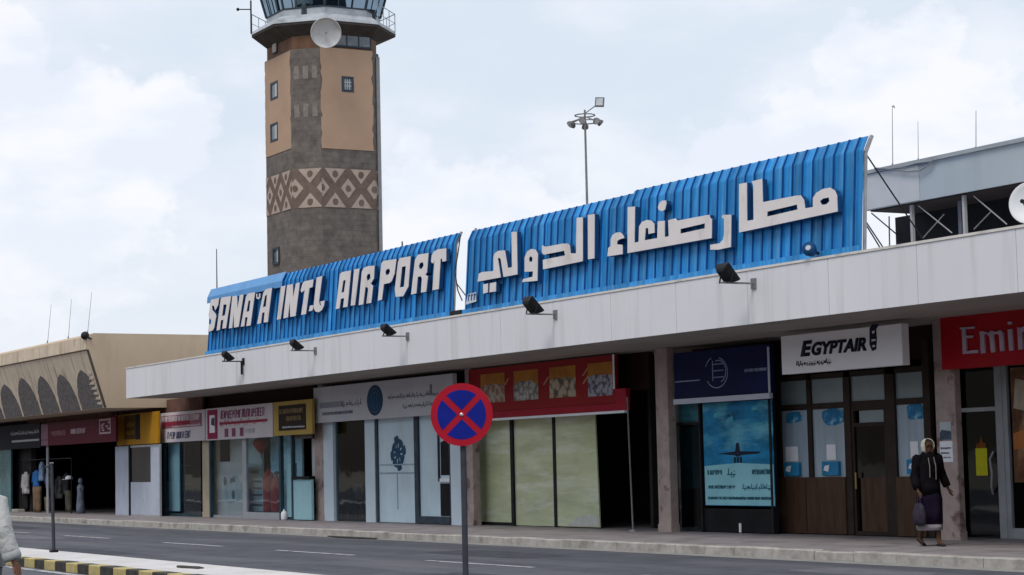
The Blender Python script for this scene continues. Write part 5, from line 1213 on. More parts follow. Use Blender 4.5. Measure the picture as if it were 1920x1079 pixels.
# brown photo poster in the last window
q = (-26.31, -25.216, 1.097, 3.028)
o = thing('poster', 'warm brown photo poster standing in the window at the right edge', 'poster', (q[0], 24.24, q[2]))
MB().box(q[0], q[1], 24.24, 24.26, q[2], q[3]).build('sheet', mat('brown_photo', (.16, .08, .045), .4, .6, 1.4, stain=(.42, .24, .13), stain_s=1.1, stain_lo=.5, stain_hi=.62), o)
x0, x1, z0, z1 = q; g = MB(); n_ = 14
g.prism([[(x0 + .02, z0 + .55 + .25 * 0), (x0 + .5, z0 + .6), (x0 + .9, z0 + .8), (x0 + .9, z0 + 1.0), (x0 + .4, z0 + .92), (x0 + .02, z0 + .82)]], fac(24.24), 0, .004); g.build('orange_shape', mat('photo_orange', (.42, .16, .05), .5, .2, 3), o)
g = MB(); g.prism([[(x0 + .05, z0 + 1.25), (x0 + .3, z0 + 1.2), (x0 + .35, z0 + 1.7), (x0 + .12, z0 + 1.75)]], fac(24.24), 0, .004); g.build('pale_shape', mat('photo_cream', (.45, .38, .30), .5, .2, 3), o)
# snowflake-like emblem sticker on the frosted door
cx_, cz_ = -47.596, 1.928
o = thing('sticker', 'dark blue rosette sticker on the frosted exchange office door', 'sticker', (cx_, 23.0, cz_))
g = MB(); f = fac(23.018); rs = random.Random(2)
for k in range(8):
    a_ = k * math.pi / 4 + .2; px_, pz_ = math.cos(a_), math.sin(a_); t_x, t_z = -pz_, px_; s1 = .42 * (1, .88, 1.02, .8, .95, .9, 1.05, .85)[k]
    p = lambda s_, t_: (cx_ + (px_ * s_ + t_x * t_) * 1.12, cz_ + (pz_ * s_ + t_z * t_) * 1.05)
    g.prism([[p(.05, 0), p(s1 * .45, -.04), p(s1 * .7, -.13), p(s1 * .95, -.10), p(s1, 0), p(s1 * .93, .12), p(s1 * .68, .11), p(s1 * .45, .05)]], f, 0, .004 + .0004 * k)
g.prism([[(cx_ + .15 * math.cos(t * .5236), cz_ + .15 * math.sin(t * .5236)) for t in range(12)]], f, 0, .011)
g.build('rosette', mat('dark_teal_ink', (.02, .07, .13), .5, .25, 5), o)
# car picture in the phone-shop window
q = (-60.411, -57.826, 0.393, 1.495)
o = thing('poster', 'pale car picture standing in the left phone shop window', 'poster', (q[0], 22.9, q[2]))
x0, x1, z0, z1 = q; w = x1 - x0; h = z1 - z0; f = fac(22.95)
MB().box(x0 + .05, x1 + .05, 22.95, 22.97, z0 - .3, z1 + .35).build('sheet', mat('pale_grey_sheet', (.38, .41, .42), .5, .08, 2), o)
g = MB(); g.prism([[(x0 + w * .28, z0 + h * .25), (x0 + w * .45, z0 + h * .14), (x0 + w * .92, z0 + h * .34), (x1 - .02, z0 + h * .55), (x1 - .06, z0 + h * .66), (x0 + w * .80, z0 + h * .74), (x0 + w * .66, z0 + h * .95), (x0 + w * .40, z0 + h * .92), (x0 + w * .27, z0 + h * .68)]], f, 0, .004); cr_ = g.build('car_body', mat('car_picture_blue', (.25, .34, .38), .5, .15, 3), o)
g = MB(); g.prism([[(x0 + w * .46, z0 + h * .72), (x0 + w * .64, z0 + h * .76), (x0 + w * .60, z0 + h * .89), (x0 + w * .46, z0 + h * .86)]], f, .004, .007)
for a, b in ((.56, .40), (.30, .78)): g.prism([[(x0 + w * a + .14 * math.cos(t * .6283), z0 + h * b + .14 * math.sin(t * .6283)) for t in range(10)]], f, .004, .0075)
g.build('car_detail', mat('car_picture_dark', (.05, .08, .09), .5, .2, 3), cr_)
# red balloon, red bottles, white cabinet in the right phone-shop window
c = Vector((-57.093, 23.1, 2.289))
o = thing('balloon', 'red heart-like balloon hanging high in the right phone shop window', 'balloon', tuple(c))
redp = mat('glossy_red', (.42, .03, .03), .35, .15, 3)
g = MB(); g.lathe([(.01, -.24), (.09, -.17), (.2, -.02), (.24, .08), (.2, .18), (.09, .23), (.01, .22)], c, 16); g.build('bulb', redp, o, smooth=True)
g = MB(); g.tube(c + Vector((0, 0, -.23)), c + Vector((.03, 0, -.36)), .012, 5); g.tube(c + Vector((0, 0, .22)), (c.x, c.y, 3.0), .008, 5); g.build('string', redp, o)
for k, (px_, lab) in enumerate(((-56.396, 'taller red gas-bottle shape in the right phone shop window'), (-55.785, 'shorter red gas-bottle shape in the right phone shop window'))):
    o = thing('gas_bottle', lab, 'bottle', (px_, 23.05, .34)); hh = 1.22 - .18 * k
    g = MB(); g.lathe([(.14, 0), (.17, .05), (.17, hh - .25), (.13, hh - .1), (.05, hh), (.045, hh + .05)], (px_, 23.05, .34), 18); g.build('cylinder', redp, o, smooth=True)
    g = MB(); g.lathe([(.07, hh + .05), (.07, hh + .12), (.03, hh + .14)], (px_, 23.05, .34), 10); g.build('valve', black_m, o)
q = (-58.069, -57.054, 0.325, 1.33)
o = thing('cabinet', 'pale cabinet with dark vents in the right phone shop window', 'cabinet', (q[0], 23.2, .34))
MB().box(q[0], q[1], 23.15, 23.4, .34, q[3]).build('body', mat('pale_cabinet', (.42, .47, .52), .5, .1, 2), o, bevel=.01)
g = MB()
for z_ in (.5, .8, 1.0, 1.2): g.box(q[0] + .06, q[1] - .1, 23.138, 23.152, z_ + .0, z_ + .06)
g.build('vent', frame_m, o)
c = Vector((-54.166, 22.6, 0.261)); c.z = .148
o = thing('water_bottle', 'small white plastic container on the pavement outside the phone shop', 'bottle', tuple(c))
g = MB(); g.lathe([(.08, 0), (.095, .03), (.095, .18), (.07, .23), (.03, .26), (.03, .3)], c, 12); g.build('body', paper, o, smooth=True)
g = MB(); g.lathe([(.035, .3), (.035, .335)], c, 8); g.build('cap', mat('blue_cap', (.05, .15, .4), .5, .1, 3), o)
# desk and chair behind the dark exchange door
cx_ = (-52.08)
o = thing('chair', 'dim chair seen through the dark glass of the exchange office door', 'chair', (cx_, 23.7, .15))
chm = mat('pale_chair', (.25, .27, .27), .6, .1, 3)
MB().box(cx_ - .22, cx_ + .22, 23.5, 23.92, .56, .62).build('seat', chm, o, bevel=.01)
MB().box(cx_ - .22, cx_ + .22, 23.92, 23.97, .68, 1.15).build('backrest', chm, o, bevel=.01)
for sx in (-.2, .2):
    for y_ in (23.52, 23.94): MB().box(cx_ + sx - .02, cx_ + sx + .02, y_ - .02, y_ + .02, .147, .56 if y_ < 23.8 else .68).build('leg', chm, o)

# ------------------------------------------------------------------ goods in the open shop on the left
def garment(name, label, x, Y, z0, z1, w, m, cat='garment', sleeves=True, seed=1, hung=True):
    """hanging garment: folded cloth body with shoulders, sleeves, and its hanger"""
    r_ = random.Random(seed); o = thing(name, label, cat, (x, Y, z0)); n = 20; rings = []
    H_ = z1 - z0
    for k in range(8):
        t = k / 7; ww = w / 2 * (1.08 - .22 * t if t < .8 else .9 * (1 - (t - .8) * 3.6)); dd = .10 * (1 if t < .8 else 1 - (t - .8) * 2.5)
        rings.append([Vector((x + ww * math.cos(a) * (1 + .05 * math.sin(3 * a + seed)), Y + dd * math.sin(a) * (1 + .35 * math.sin(5 * a + seed + t)), z0 + H_ * t)) for a in [2 * math.pi * i / n for i in range(n)]])
    MB().loft(rings).build('cloth', m, o, smooth=True)
    if sleeves:
        for s_ in (-1, 1):
            rg = []
            for k in range(6):
                t = k / 5; c = Vector((x + s_ * (w * .36 + .10 * t), Y - .05 * t, z1 - H_ * .12 - H_ * .62 * t)); rad = .085 - .025 * t
                rg.append([c + Vector((rad * math.cos(a), rad * 1.0 * math.sin(a), 0)) for a in [2 * math.pi * i / 10 for i in range(10)]])
            MB().loft(rg).build('sleeve', m, o, smooth=True)
    if hung:
        g = MB(); g.tube((x - w * .3, Y, z1 - H_ * .1), (x, Y, z1 + .04), .008, 5); g.tube((x + w * .3, Y, z1 - H_ * .1), (x, Y, z1 + .04), .008, 5); g.tube((x, Y, z1 + .04), (x, Y, z1 + .14), .008, 5); g.build('hanger', black_m, o)
    return o
def trousers(name, label, x, Y, z0, z1, w, m, seed=1):
    o = thing(name, label, 'trousers', (x, Y, z0)); 
    for s_ in (-1, 1):
        rg = []
        for k in range(6):
            t = k / 5; rad = w * (.21 + .06 * t); c = Vector((x + s_ * w * (.24 - .03 * t), Y, z0 + (z1 - z0) * t))
            rg.append([c + Vector((rad * math.cos(a) * (1 + .08 * math.sin(3 * a + seed)), rad * .5 * math.sin(a), 0)) for a in [2 * math.pi * i / 10 for i in range(10)]])
        MB().loft(rg).build('trouser_leg', m, o, smooth=True)
    MB().box(x - w * .45, x + w * .45, Y - .07, Y + .07, z1 - .08, z1 + .03).build('waistband', m, o, bevel=.015)
    return o
GY = 22.15
def gx(p, y=925, Y=22.15): pass
cloth = lambda n, c, v=.25: mat(n, c, .85, v, 5, stretch=(1.5, 1, .6), bump=.2)
Zp = lambda a: a
garment('jacket', 'white and grey jacket hanging at the left of the open shop', -78.766, GY, 0.847, 1.688, .72, cloth('white_grey_cloth', (.42, .40, .40), .3), seed=1)
trousers('trousers', 'black trousers hanging below the white and grey jacket', -79.025, 22.2, .2, 0.845, .6, cloth('black_cloth', (.02, .02, .022)))
garment('shirt', 'bright blue shirt hanging above the brown trousers', -77.134, 22.1, 1.114, 1.738, .62, cloth('blue_cloth', (.03, .14, .38), .15), seed=2)
trousers('trousers', 'brown corduroy trousers standing below the bright blue shirt', -76.896, 22.05, .16, 1.095, .85, cloth('brown_cloth', (.17, .115, .075), .3), 3)
garment('scarf', 'pale blue striped scarf hanging highest in the open shop', -76.352, 22.08, 1.333, 2.052, .30, cloth('pale_blue_cloth', (.20, .29, .42), .3), sleeves=False, seed=3)
garment('shirt', 'navy and white shirt hanging behind the grey street post', -75.518, 22.12, 1.073, 1.686, .5, cloth('navy_white_cloth', (.10, .14, .28), .7), seed=5)
trousers('shorts', 'khaki shorts standing low behind the grey street post', -75.668, 22.1, .2, 0.697, .62, cloth('khaki_cloth', (.14, .125, .075)), 4)
garment('shirt', 'dim grey shirt hanging deep in the open shop right of the post', -75.572, 22.5, 0.667, 1.499, .55, cloth('dim_grey_cloth', (.09, .085, .09), .5), seed=6)
garment('jacket', 'dark jacket hanging deep in the open shop beside a dim grey shirt', -75.027, 22.6, 0.804, 1.593, .6, cloth('dark_cloth', (.04, .04, .045), .4), seed=7)
trousers('trousers', 'dark olive trousers below the dark jacket in the open shop', -74.11, 22.4, .2, 0.929, .55, cloth('olive_cloth', (.085, .078, .06), .4), 6)
c = Vector((-73.666, 22.3, 1.417))
o = thing('cap', 'small white cap lying on the stacked dark clothes in the open shop', 'cap', tuple(c))
g = MB(); g.lathe([(.14, -.04), (.14, 0), (.12, .05), (.06, .09), (.01, .1)], c, 14); g.build('crown', paper, o, smooth=True)
g = MB(); g.loft([[c + Vector((a, b, z_)) for a, b in ((-.12, -.08), (.12, -.08), (.09, -.22), (-.09, -.22))] for z_ in (-.045, -.03)]); g.build('brim', paper, o)
xg = -72.29
o = thing('figure_stand', 'small pale blue robed display figure standing low in the dark shop', 'display figure', (xg, 22.3, .15))
pb = cloth('pale_robe', (.15, .18, .24), .4)
g = MB(); g.lathe([(.16, 0), (.15, .3), (.11, .75), (.13, .95), (.06, 1.05)], (xg, 22.3, .147), 14); g.build('robe', pb, o, smooth=True)
g = MB(); g.lathe([(.02, -.10), (.075, -.04), (.085, .03), (.05, .1), (.01, .12)], (xg, 22.3, 1.3), 12); g.build('head', pb, o, smooth=True)
g = MB(); g.tube((xg, 22.28, 1.05), (xg + .22, 22.2, 1.02), .035, 8, .025); g.build('arm', pb, o)
o = thing('clothes_rail', 'dark rail across the open shop from which the clothes hang', 'clothes rail', (-75, 22.16, .15))
xa, xb = -79.47, -72.909
zr = 2.138
g = MB(); g.tube((xa, 22.16, zr), (xb, 22.16, zr), .02, 8); g.build('bar', black_m, o)
for xx in (xa, xb): MB().tube((xx, 22.16, .147), (xx, 22.16, zr), .02, 8).build('leg', black_m, o)
xs_ = -78.952
o = thing('step_block', 'small grey concrete step block at the foot of the hanging clothes', 'step', (xs_, 21.9, .147))
MB().box(xs_ - .45, xs_ + .35, 21.75, 22.05, .147, .26).build('block', kerb_m, o, bevel=.012)

# ------------------------------------------------------------------ street furniture
# no-stopping sign
SP = Vector((-17.80, 9.31, 0)); sz = 2.096
bxp = Vector((-17.755, 9.29, 2.096))
ns = thing('road_sign', 'round blue and red no-stopping sign with a red cross on a thin pole', 'road sign', (bxp.x, bxp.y, 0))
pc = Vector((bxp.x, bxp.y, 0))
nrm = Vector((0.975, -0.20, .0)); nrm = Vector((math.cos(math.radians(-36)), math.sin(math.radians(-36)), 0)).normalized()
rv = Vector((-nrm.y, nrm.x, 0)); uv = Vector((0, 0, 1)); cs = pc + nrm * .05 + uv * sz
g = MB(); g.tube(pc, pc + uv * (sz + .22), .029, 14); g.build('pole', pole_m, ns, smooth=False)
rs_red = mat('sign_red', (.36, .010, .025), .45, .06, 3, stain=(.30, .012, .03), stain_s=5, stain_lo=.55, stain_hi=.75); rs_blue = mat('sign_blue', (.008, .016, .21), .45, .10, 3)
def on_disc(u, v, d): return cs + rv * u + uv * v + nrm * d
RD = .305
circ = lambda r_, n=48, s_=1: [(r_ * math.cos(2 * math.pi * s_ * i / n), r_ * math.sin(2 * math.pi * s_ * i / n)) for i in range(n)]
g = MB(); g.prism([circ(RD)], on_disc, -.004, .004); ds = g.build('disc', rs_red, ns)
g = MB()
for k in range(4):
    a0 = math.pi / 4 + k * math.pi / 2; r_ = .24; wv = .030; p = []
    # wedge between two bars of the cross
    ap = wv / math.sin(math.pi / 4)
    mid = a0 + math.pi / 4
    da = math.asin(wv / r_)
    arcp = [(r_ * math.cos(a0 + da + (math.pi / 2 - 2 * da) * i / 12), r_ * math.sin(a0 + da + (math.pi / 2 - 2 * da) * i / 12)) for i in range(13)]
    g.prism([[(ap * math.cos(mid), ap * math.sin(mid))] + arcp], on_disc, .004, .0065)
g.build('blue_field', rs_blue, ds)
g = MB(); g.lathe([(.018, 0), (.018, .008), (.008, .014)], cs + nrm * .006 + Vector((0, 0, 0)), 8, nrm); g.build('bolt', mat('bright_bolt', (.6, .5, .52), .3, .2, 20, metal=.6), ns)
g = MB(); g.bar(cs - nrm * .02 - rv * .08, cs - nrm * .02 + rv * .08, .03); g.build('clamp', steel, ns)
# grey street post on the island
bp_ = Vector((-37.78, 11.142, 0.15))
po = thing('street_post', 'dark grey bare square post standing on the traffic island at the left', 'post', tuple(bp_))
tp2 = bp_ + Vector((-.03, -.03, 1.64))
g = MB(); g.bar(bp_, tp2, .046, .046); g.build('shaft', pole_m, po)
g = MB(); g.box(bp_.x - .07, bp_.x + .07, bp_.y - .07, bp_.y + .07, .149, .20); g.build('foot', black_m, po, bevel=.01)
g = MB(); g.box(tp2.x - .032, tp2.x + .032, tp2.y - .032, tp2.y + .032, tp2.z, tp2.z + .03); g.build('cap', steel, po, bevel=.006)
g = MB(); g.tube(tp2 + Vector((0, 0, -.02)), tp2 + Vector((-.12, -.08, -.06)), .02, 6); g.build('clip', pole_m, po)
# debris on the island and in the gutter
dm = mat('dark_litter', (.05, .047, .045), .8, .3, 8)
for lab, p, sc in (('flat dark litter strip lying on the traffic island', (-29.651, 10.837, 0.15), (.5, .12)), ('dark drain cover stain lying by the kerb in front of the exchange office', (-42.523, 19.444, 0.008), (1.3, .13))):
    o = thing('litter' if 'litter' in lab else 'drain_cover', lab, 'litter' if 'litter' in lab else 'drain cover', p)
    r_ = random.Random(3); pts = [(p[0] + sc[0] * (1 + r_.uniform(-.25, .25)) * math.cos(k * .5236), p[1] + sc[1] * (1 + r_.uniform(-.25, .25)) * math.sin(k * .5236)) for k in range(12)]
    g = MB(); g.prism([pts], lambda u, v, d: (u, v, p[2] + d), .0, .018); g.build('piece', dm, o)

# ------------------------------------------------------------------ people
def skin_mesh(name, nodes, edges, m, parent, sub=2, root=0):
    me = bpy.data.meshes.new(name); b = BASE.get(parent, Vector((0, 0, 0)))
    me.from_pydata([tuple(Vector(n[0]) - b) for n in nodes], edges, [])
    o = bpy.data.objects.new(name, me); COL.objects.link(o)
    md = o.modifiers.new('skin', 'SKIN'); md.use_smooth_shade = True
    for i, n in enumerate(nodes):
        r = n[1] if isinstance(n[1], tuple) else (n[1], n[1])
        me.skin_vertices[0].data[i].radius = r; me.skin_vertices[0].data[i].use_root = (i == root)
    s_ = o.modifiers.new('sub', 'SUBSURF'); s_.levels = sub; s_.render_levels = sub
    bpy.context.view_layer.update()
    nm = bpy.data.meshes.new_from_object(o.evaluated_get(bpy.context.evaluated_depsgraph_get()))
    bpy.data.objects.remove(o)
    nm.materials.clear(); nm.materials.append(m)
    nm.polygons.foreach_set('use_smooth', [True] * len(nm.polygons))
    o = bpy.data.objects.new(name, nm); COL.objects.link(o)
    o.parent = parent; BASE[o] = b
    return o
def hand_nodes(wrist, d, side, nodes, edges, iw, s=1.0, curl=.35):
    """palm, four unequal fingers and a thumb, appended to a body skeleton"""
    d = Vector(d).normalized(); side = Vector(side).normalized(); pn = d.cross(side)
    w = Vector(wrist); add = lambda p, r, par: (nodes.append((tuple(p), r)), edges.append((par, len(nodes) - 1)), len(nodes) - 1)[2]
    palm = add(w + d * .05 * s, (.024 * s, .016 * s), iw)
    for k, (off, ln) in enumerate(((-.030, .062), (-.010, .074), (.011, .070), (.030, .054))):
        k1 = add(w + d * .092 * s + side * off * s, .0105 * s, palm)
        k2 = add(w + d * (.092 + ln * .5) * s + side * off * 1.08 * s + pn * ln * curl * .25 * s, .0095 * s, k1)
        add(w + d * (.092 + ln) * s + side * off * 1.05 * s + pn * ln * curl * .75 * s, .008 * s, k2)
    t1 = add(w + d * .045 * s - side * .034 * s + pn * .006, .012 * s, palm)
    t2 = add(w + d * .078 * s - side * .052 * s + pn * .016, .0105 * s, t1)
    add(w + d * .105 * s - side * .056 * s + pn * .026, .009 * s, t2)
def person(o, F, Rt, hgt, pose, skin, dark_hair=None):
    """continuous body: pelvis root, legs, spine, head with nose and ears, arms with hands. F forward, Rt the person's right"""
    b = Vector(o.location); U_ = Vector((0, 0, 1)); k = hgt / 1.75
    P = lambda f, r, u: b + F * f * k + Rt * r * k + U_ * u * k
    nodes = []; edges = []
    def add(p, r, par=None):
        nodes.append((tuple(p), tuple(v * k for v in r) if isinstance(r, tuple) else r * k))
        if par is not None: edges.append((par, len(nodes) - 1))
        return len(nodes) - 1
    pel = add(P(0, 0, .95), (.15, .11)); wst = add(P(.0, 0, 1.12), (.13, .10), pel); ch = add(P(.01, 0, 1.32), (.155, .11), wst); nk = add(P(.0, 0, 1.47), (.06, .06), ch)
    h1 = add(P(.02, 0, 1.56), (.068, .075), nk); h2 = add(P(.025, 0, 1.65), (.076, .092), h1); add(P(.02, 0, 1.715), (.055, .066), h2)
    ns_ = add(P(.105, 0, 1.605), .014, h1)
    for s_ in (-1, 1): add(P(.01, s_ * .083, 1.615), .016, h1)
    for s_ in (-1, 1):
        q = pose['leg'][s_]
        hp = add(P(0, s_ * .09, .90), .085, pel); kn = add(P(q[0][0], s_ * .095, q[0][1]), .058, hp); an = add(P(q[1][0], s_ * .095, q[1][1]), .04, kn)
        add(P(q[1][0] + .07, s_ * .10, max(q[1][1] - .055, .035)), (.04, .032), an); add(P(q[1][0] + .16, s_ * .105, max(q[1][1] - .065, .025) + q[2]), (.036, .022), len(nodes) - 1)
        a = pose['arm'][s_]
        sh = add(P(0, s_ * .185, 1.41), .06, ch); el = add(P(a[0][0], s_ * a[0][1], a[0][2]), .042, sh); wr = add(P(a[1][0], s_ * a[1][1], a[1][2]), .027, el)
        d = (Vector(nodes[wr][0]) - Vector(nodes[el][0])).normalized()
        hand_nodes(nodes[wr][0], d, -F if abs(d.dot(F)) < .8 else U_, nodes, edges, wr, k)
    return skin_mesh('body', nodes, edges, skin, o), P
def ring(c, ax, ay, n=20, w=None, seed=0):
    return [Vector(c) + Vector(ax) * math.cos(a) * (1 + (w or 0) * math.sin(4 * a + seed)) + Vector(ay) * math.sin(a) * (1 + (w or 0) * math.sin(3 * a + seed)) for a in [2 * math.pi * i / n for i in range(n)]]
skin_b = mat('brown_skin', (.085, .045, .03), .6, .1, 6); skin_t = mat('tan_skin', (.26, .13, .085), .55, .08, 8)
# ---- person in dark robes walking past the shops
pw = Vector((-25.574, 21.749, 0.15))
o = thing('person', 'person in a black jacket, dark skirt and pale headscarf walking on the pavement', 'person', tuple(pw))
F = Vector((.96, -.28, 0)); Rt = Vector((-.28, -.96, 0))
pose = {'leg': {-1: ((.07, .50), (.10, .075), .0), 1: ((.02, .48), (-.22, .12), -.02)}, 'arm': {-1: ((-.10, .28, 1.16), (-.02, .34, .95)), 1: ((-.02, .24, 1.13), (.10, .24, .92))}}
body, P = person(o, F, Rt, 1.70, pose, skin_b)
jk = mat('black_jacket_cloth', (.008, .007, .009), .95, .3, 6, bump=.5, bscale=14, spec=.03); sk = mat('dark_purple_cloth', (.013, .009, .022), .9, .4, 5, stretch=(1, 1, .4), bump=.6, bscale=12, spec=.04)
FR = lambda z, a, b, f=0, r=0, w=.05, s_=0: ring(P(f, r, z), Rt * a, F * b, 24, w, s_)
MB().loft([FR(.84, .20, .17, 0, 0, .06), FR(1.0, .19, .16, 0, 0, .04), FR(1.15, .175, .145), FR(1.30, .19, .145), FR(1.40, .20, .125, 0, 0, .01), FR(1.475, .09, .085, 0, 0, 0)]).build('jacket', jk, o, smooth=True)
for s_ in (-1, 1):
    a = pose['arm'][s_]; p0, p1, p2 = P(0, s_ * .17, 1.41), P(a[0][0], s_ * a[0][1], a[0][2]), P(a[1][0], s_ * a[1][1], a[1][2])
    d1, d2 = (p1 - p0).normalized(), (p2 - p1).normalized()
    def rg(c, d, r_):
        x_ = d.cross(Vector((0, 0, 1))).normalized() if abs(d.z) < .98 else Vector((1, 0, 0)); return ring(c, x_ * r_, d.cross(x_) * r_, 12, .06)
    MB().loft([rg(p0 + Vector((0, 0, .075)) - Rt * s_ * .02, d1, .055), rg(p0 + Vector((0, 0, .03)), d1, .088), rg(p0.lerp(p1, .2), d1, .088), rg(p0.lerp(p1, .5), d1, .078), rg(p1, (d1 + d2).normalized(), .075), rg(p1.lerp(p2, .5), d2, .07), rg(p2 - d2 * .02, d2, .062)]).build('sleeve', jk, o, smooth=True)
MB().loft([FR(.36, .215, .22, -.03, 0, .09, 1), FR(.55, .205, .20, -.01, 0, .08, 1.4), FR(.75, .205, .18, 0, 0, .06, 1.8), FR(.93, .19, .15)]).build('skirt', sk, o, smooth=True)
MB().loft([FR(.255, .205, .20, -.03, 0, .09, 1), FR(.31, .212, .21, -.03, 0, .09, 1), FR(.365, .210, .215, -.03, 0, .09, 1)]).build('skirt_hem', mat('pale_hem_cloth', (.28, .26, .28), .7, .35, 8), o, smooth=True)
scm = mat('cream_headscarf', (.50, .47, .40), .8, .3, 12, bump=.3)
MB().loft([FR(1.12, .215, .165, -.03, 0, .06, 2), FR(1.30, .212, .16, -.03, 0, .04, 2), FR(1.42, .195, .135, -.02, 0, .02), FR(1.50, .115, .105, -.005, 0, .02), FR(1.545, .085, .09, 0, 0, .02)]).build('shawl', jk, o, smooth=True)
# scarf: a hood open at the face
vs = []; fs = []; nu, nv = 18, 9
for i in range(nu):
    a = math.radians(52) + math.radians(256) * i / (nu - 1)
    for j in range(nv):
        t = j / (nv - 1); ph = t * 1.75
        rr_ = .108 if t > .1 else .1
        if t < .62: u_ = 1.655 + .105 * math.cos(ph * 1.35); r_ = .112 * math.sin(max(.12, ph * 1.35))
        else: u_ = 1.64 - (t - .62) * .30; r_ = .112 - (t - .62) * .06
        vs.append(P(.012 + r_ * 1.12 * math.cos(a), r_ * math.sin(a), u_))
for i in range(nu - 1):
    for j in range(nv - 1): fs.append((i * nv + j, (i + 1) * nv + j, (i + 1) * nv + j + 1, i * nv + j + 1))
hs = MB().add(vs, fs).build('headscarf', scm, o, smooth=True)
sdm = hs.modifiers.new('thick', 'SOLIDIFY'); sdm.thickness = .012
g = MB()
for s_ in (-1, 1): g.lathe([(.011, -.004), (.012, .002), (.006, .008)], P(.094, s_ * .032, 1.625), 8, F)
g.build('eyes', mat('dark_eye', (.02, .015, .012), .3, .1, 4), o)
MB().loft([ring(P(.098, 0, 1.555), Rt * .026, Vector((0, 0, 1)) * .008, 10), ring(P(.104, 0, 1.555), Rt * .022, Vector((0, 0, 1)) * .006, 10)]).build('mouth', mat('lip_brown', (.13, .05, .04), .5, .1, 5), o)
g = MB(); pl = [P(.13, .05, 1.44), P(.165, .045, 1.3), P(.17, .05, 1.12)]
g.path(pl, .008, 6); g.path([P(.13, -.045, 1.45), P(.168, -.06, 1.3), P(.172, -.055, 1.08)], .008, 6); g.build('scarf_tails', mat('dim_scarf_tail', (.20, .19, .17), .8, .2, 8), o)
for s_ in (-1, 1):
    q = pose['leg'][s_]; c = P(q[1][0] + .06, s_ * .10, max(q[1][1] - .078, .0))
    dz = Vector((0, 0, -.35)) if s_ == 1 else Vector((0, 0, 0)); ff = (F + dz).normalized()
    MB().loft([ring(c + ff * t * 1.0 + Vector((0, 0, .014)), Rt * wd, Vector((0, 0, 1)) * .014, 10) for t, wd in ((-.13, .03), (-.09, .042), (.0, .04), (.08, .048), (.13, .03))]).build('sandal', black_m, o, smooth=True)
# shopping bag in the right hand
a = pose['arm'][1][1]; hp = P(a[0] + .02, a[1] + .0, a[2] - .09)
bgm = mat('violet_grey_bag', (.032, .026, .042), .6, .3, 6, bump=.4, bscale=18)
bag = thing('carrier_bag', 'dark violet plastic carrier bag held by the person in the black jacket', 'bag', tuple(hp))
dn_ = Vector((0, 0, 1)); q_ = lambda z_, a_, b_, s_=0: ring(hp - dn_ * z_, F * a_, Rt * b_, 18, .07, s_)
MB().loft([q_(.47, .13, .07, 1), q_(.42, .17, .095, 2), q_(.28, .165, .09, 3), q_(.16, .12, .055, 4), q_(.12, .07, .035, 5)]).build('sack', bgm, bag, smooth=True)
MB().path([hp - dn_ * .14 + F * .06, hp + F * .03 + dn_ * .005, hp - F * .03 + dn_ * .005, hp - dn_ * .14 - F * .06], .008, 6).build('handle', bgm, bag)
# ---- man in a pale jacket at the left edge, close to the camera, walking towards the terminal
mc = Vector((-18.599, 4.85, 1.094)); mc.z = 0
o = thing('person', 'person in a pale grey jacket cut off by the left edge of the photo', 'person', tuple(mc))
F = Vector((-.80, .60, 0)).normalized(); F = Vector((-.35, .94, 0)).normalized(); Rt = Vector((F.y, -F.x, 0))
pose = {'leg': {-1: ((.16, .50), (.20, .075), .0), 1: ((.0, .50), (-.22, .11), -.02)}, 'arm': {1: ((-.03, .305, 1.14), (.03, .385, .875)), -1: ((.03, .25, 1.13), (.12, .26, .90))}}
body, P = person(o, F, Rt, 1.74, pose, skin_t)
jm = mat('pale_grey_jacket', (.45, .455, .445), .9, .06, 4, bump=.5, bscale=30, stain=(.37, .38, .375), stain_s=3, stain_st=(1, 1, 2.2), stain_lo=.5, stain_hi=.7)
FR = lambda z, a, b, f=0, r=0, w=.03, s_=0: ring(P(f, r, z), Rt * a, F * b, 28, w, s_)
MB().loft([FR(.80, .215, .16, 0, 0, .04), FR(.95, .215, .16, 0, 0, .03), FR(1.12, .205, .15), FR(1.28, .215, .15), FR(1.38, .215, .135, 0, 0, .01), FR(1.44, .16, .11, 0, 0, 0), FR(1.485, .085, .08, 0, 0, 0)]).build('jacket', jm, o, smooth=True)
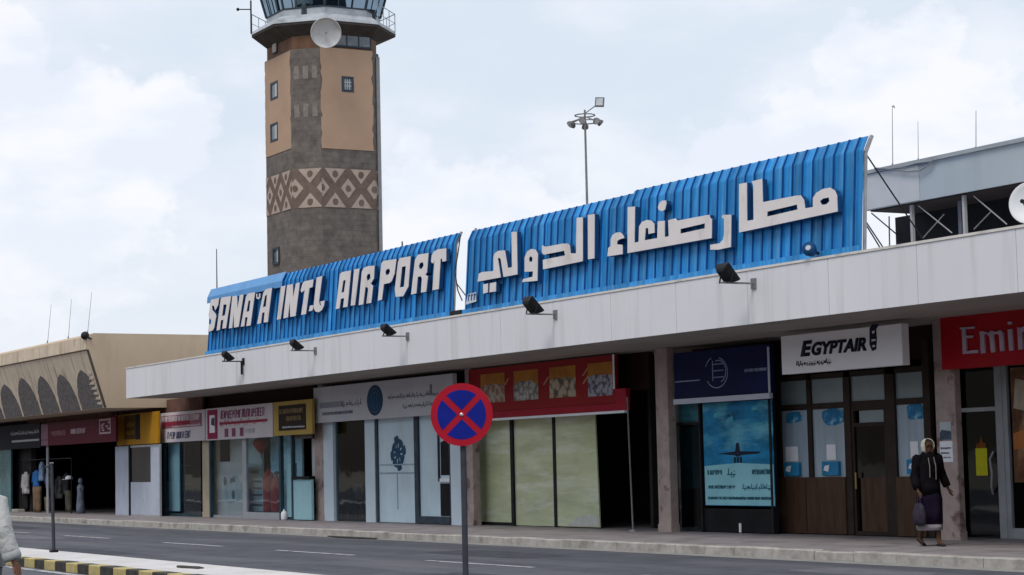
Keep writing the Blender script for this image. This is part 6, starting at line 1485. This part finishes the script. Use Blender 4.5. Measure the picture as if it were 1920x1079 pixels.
for s_ in (-1, 1):
    a = pose['arm'][s_]; p0, p1, p2 = P(0, s_ * .165, 1.40), P(a[0][0], s_ * a[0][1], a[0][2]), P(a[1][0], s_ * a[1][1], a[1][2])
    d1, d2 = (p1 - p0).normalized(), (p2 - p1).normalized()
    def rg(c, d, r_, w_=.05, sd=0):
        x_ = d.cross(F).normalized(); return ring(c, x_ * r_, d.cross(x_) * r_, 32, w_, sd)
    seq = [rg(p0 + Vector((0, 0, .02)) - Rt * s_ * .05, d1, .07, 0)]
    for i_ in range(44):
        t = (i_ + 1) / 44
        if t < .5: c_ = p0.lerp(p1, t * 2); dd_ = d1
        else: c_ = p1.lerp(p2, (t - .5) * 1.56); dd_ = d2
        if abs(t - .5) < .06: dd_ = (d1 + d2).normalized()
        rr0 = .104 - .024 * t
        rg_ = rg(c_, dd_, rr0, .012, 0)
        amp = .012 if .3 < t < .75 else .007
        for k_, q_ in enumerate(rg_):
            nv = noise.noise(Vector((q_.x * 9, q_.y * 9, q_.z * 13 + q_.x * 9))) + .5 * noise.noise(Vector((q_.x * 22, q_.y * 22, q_.z * 30 - q_.x * 20)))
            rg_[k_] = q_ + (q_ - c_).normalized() * nv * amp
        seq.append(rg_)
    sl_ = MB().loft(seq).build('sleeve', jm, o, smooth=True)
    MB().loft([rg(p1.lerp(p2, .76), d2, .077, .0), rg(p1.lerp(p2, .78), d2, .083, .0), rg(p1.lerp(p2, .98), d2, .083, .0), rg(p2 + d2 * .012, d2, .07, .0)]).build('cuff', mat('grey_cuff', (.36, .375, .38), .85, .08, 6, bump=.3, bscale=20), sl_, smooth=True)
tm = cloth('grey_trousers', (.16, .16, .17), .15)
for s_ in (-1, 1):
    q = pose['leg'][s_]; p0, p1, p2 = P(0, s_ * .09, .92), P(q[0][0], s_ * .095, q[0][1]), P(q[1][0], s_ * .095, q[1][1] + .02)
    MB().loft([ring(c, Rt * r_, F * r_, 16, .04, i) for i, (c, r_) in enumerate(((p0, .115), (p0.lerp(p1, .5), .10), (p1, .085), (p1.lerp(p2, .5), .075), (p2, .07)))]).build('trouser_leg', tm, o, smooth=True)
    c = P(q[1][0] + .05, s_ * .10, max(q[1][1] - .03, .04)); MB().loft([ring(c + F * t, Rt * wd, Vector((0, 0, 1)) * hh_, 12) for t, wd, hh_ in ((-.12, .03, .03), (-.08, .045, .045), (.0, .048, .045), (.1, .05, .035), (.17, .03, .02))]).build('shoe', black_m, o, smooth=True)
hair_m = mat('black_hair', (.015, .012, .01), .6, .2, 12)
MB().loft([FR(1.60, .088, .10, -.01, 0, .01), FR(1.66, .092, .108, .0, 0, .01), FR(1.71, .08, .095, .005, 0, .0), FR(1.75, .045, .055, .005, 0, 0), FR(1.765, .01, .012, .005, 0, 0)]).build('hair', hair_m, o, smooth=True)
g = MB()
for s_ in (-1, 1): g.lathe([(.011, -.004), (.012, .002), (.006, .008)], P(.096, s_ * .032, 1.625), 8, F)
g.build('eyes', mat('dark_eye', (.02, .015, .012)), o)

# a few far-off surroundings: nothing stands behind the terminal in the photo but sky
for ob in bpy.data.objects:
    if ob.type == 'MESH' and ob.parent is None and 'kind' not in ob and 'label' not in ob:
        print('UNTAGGED', ob.name)
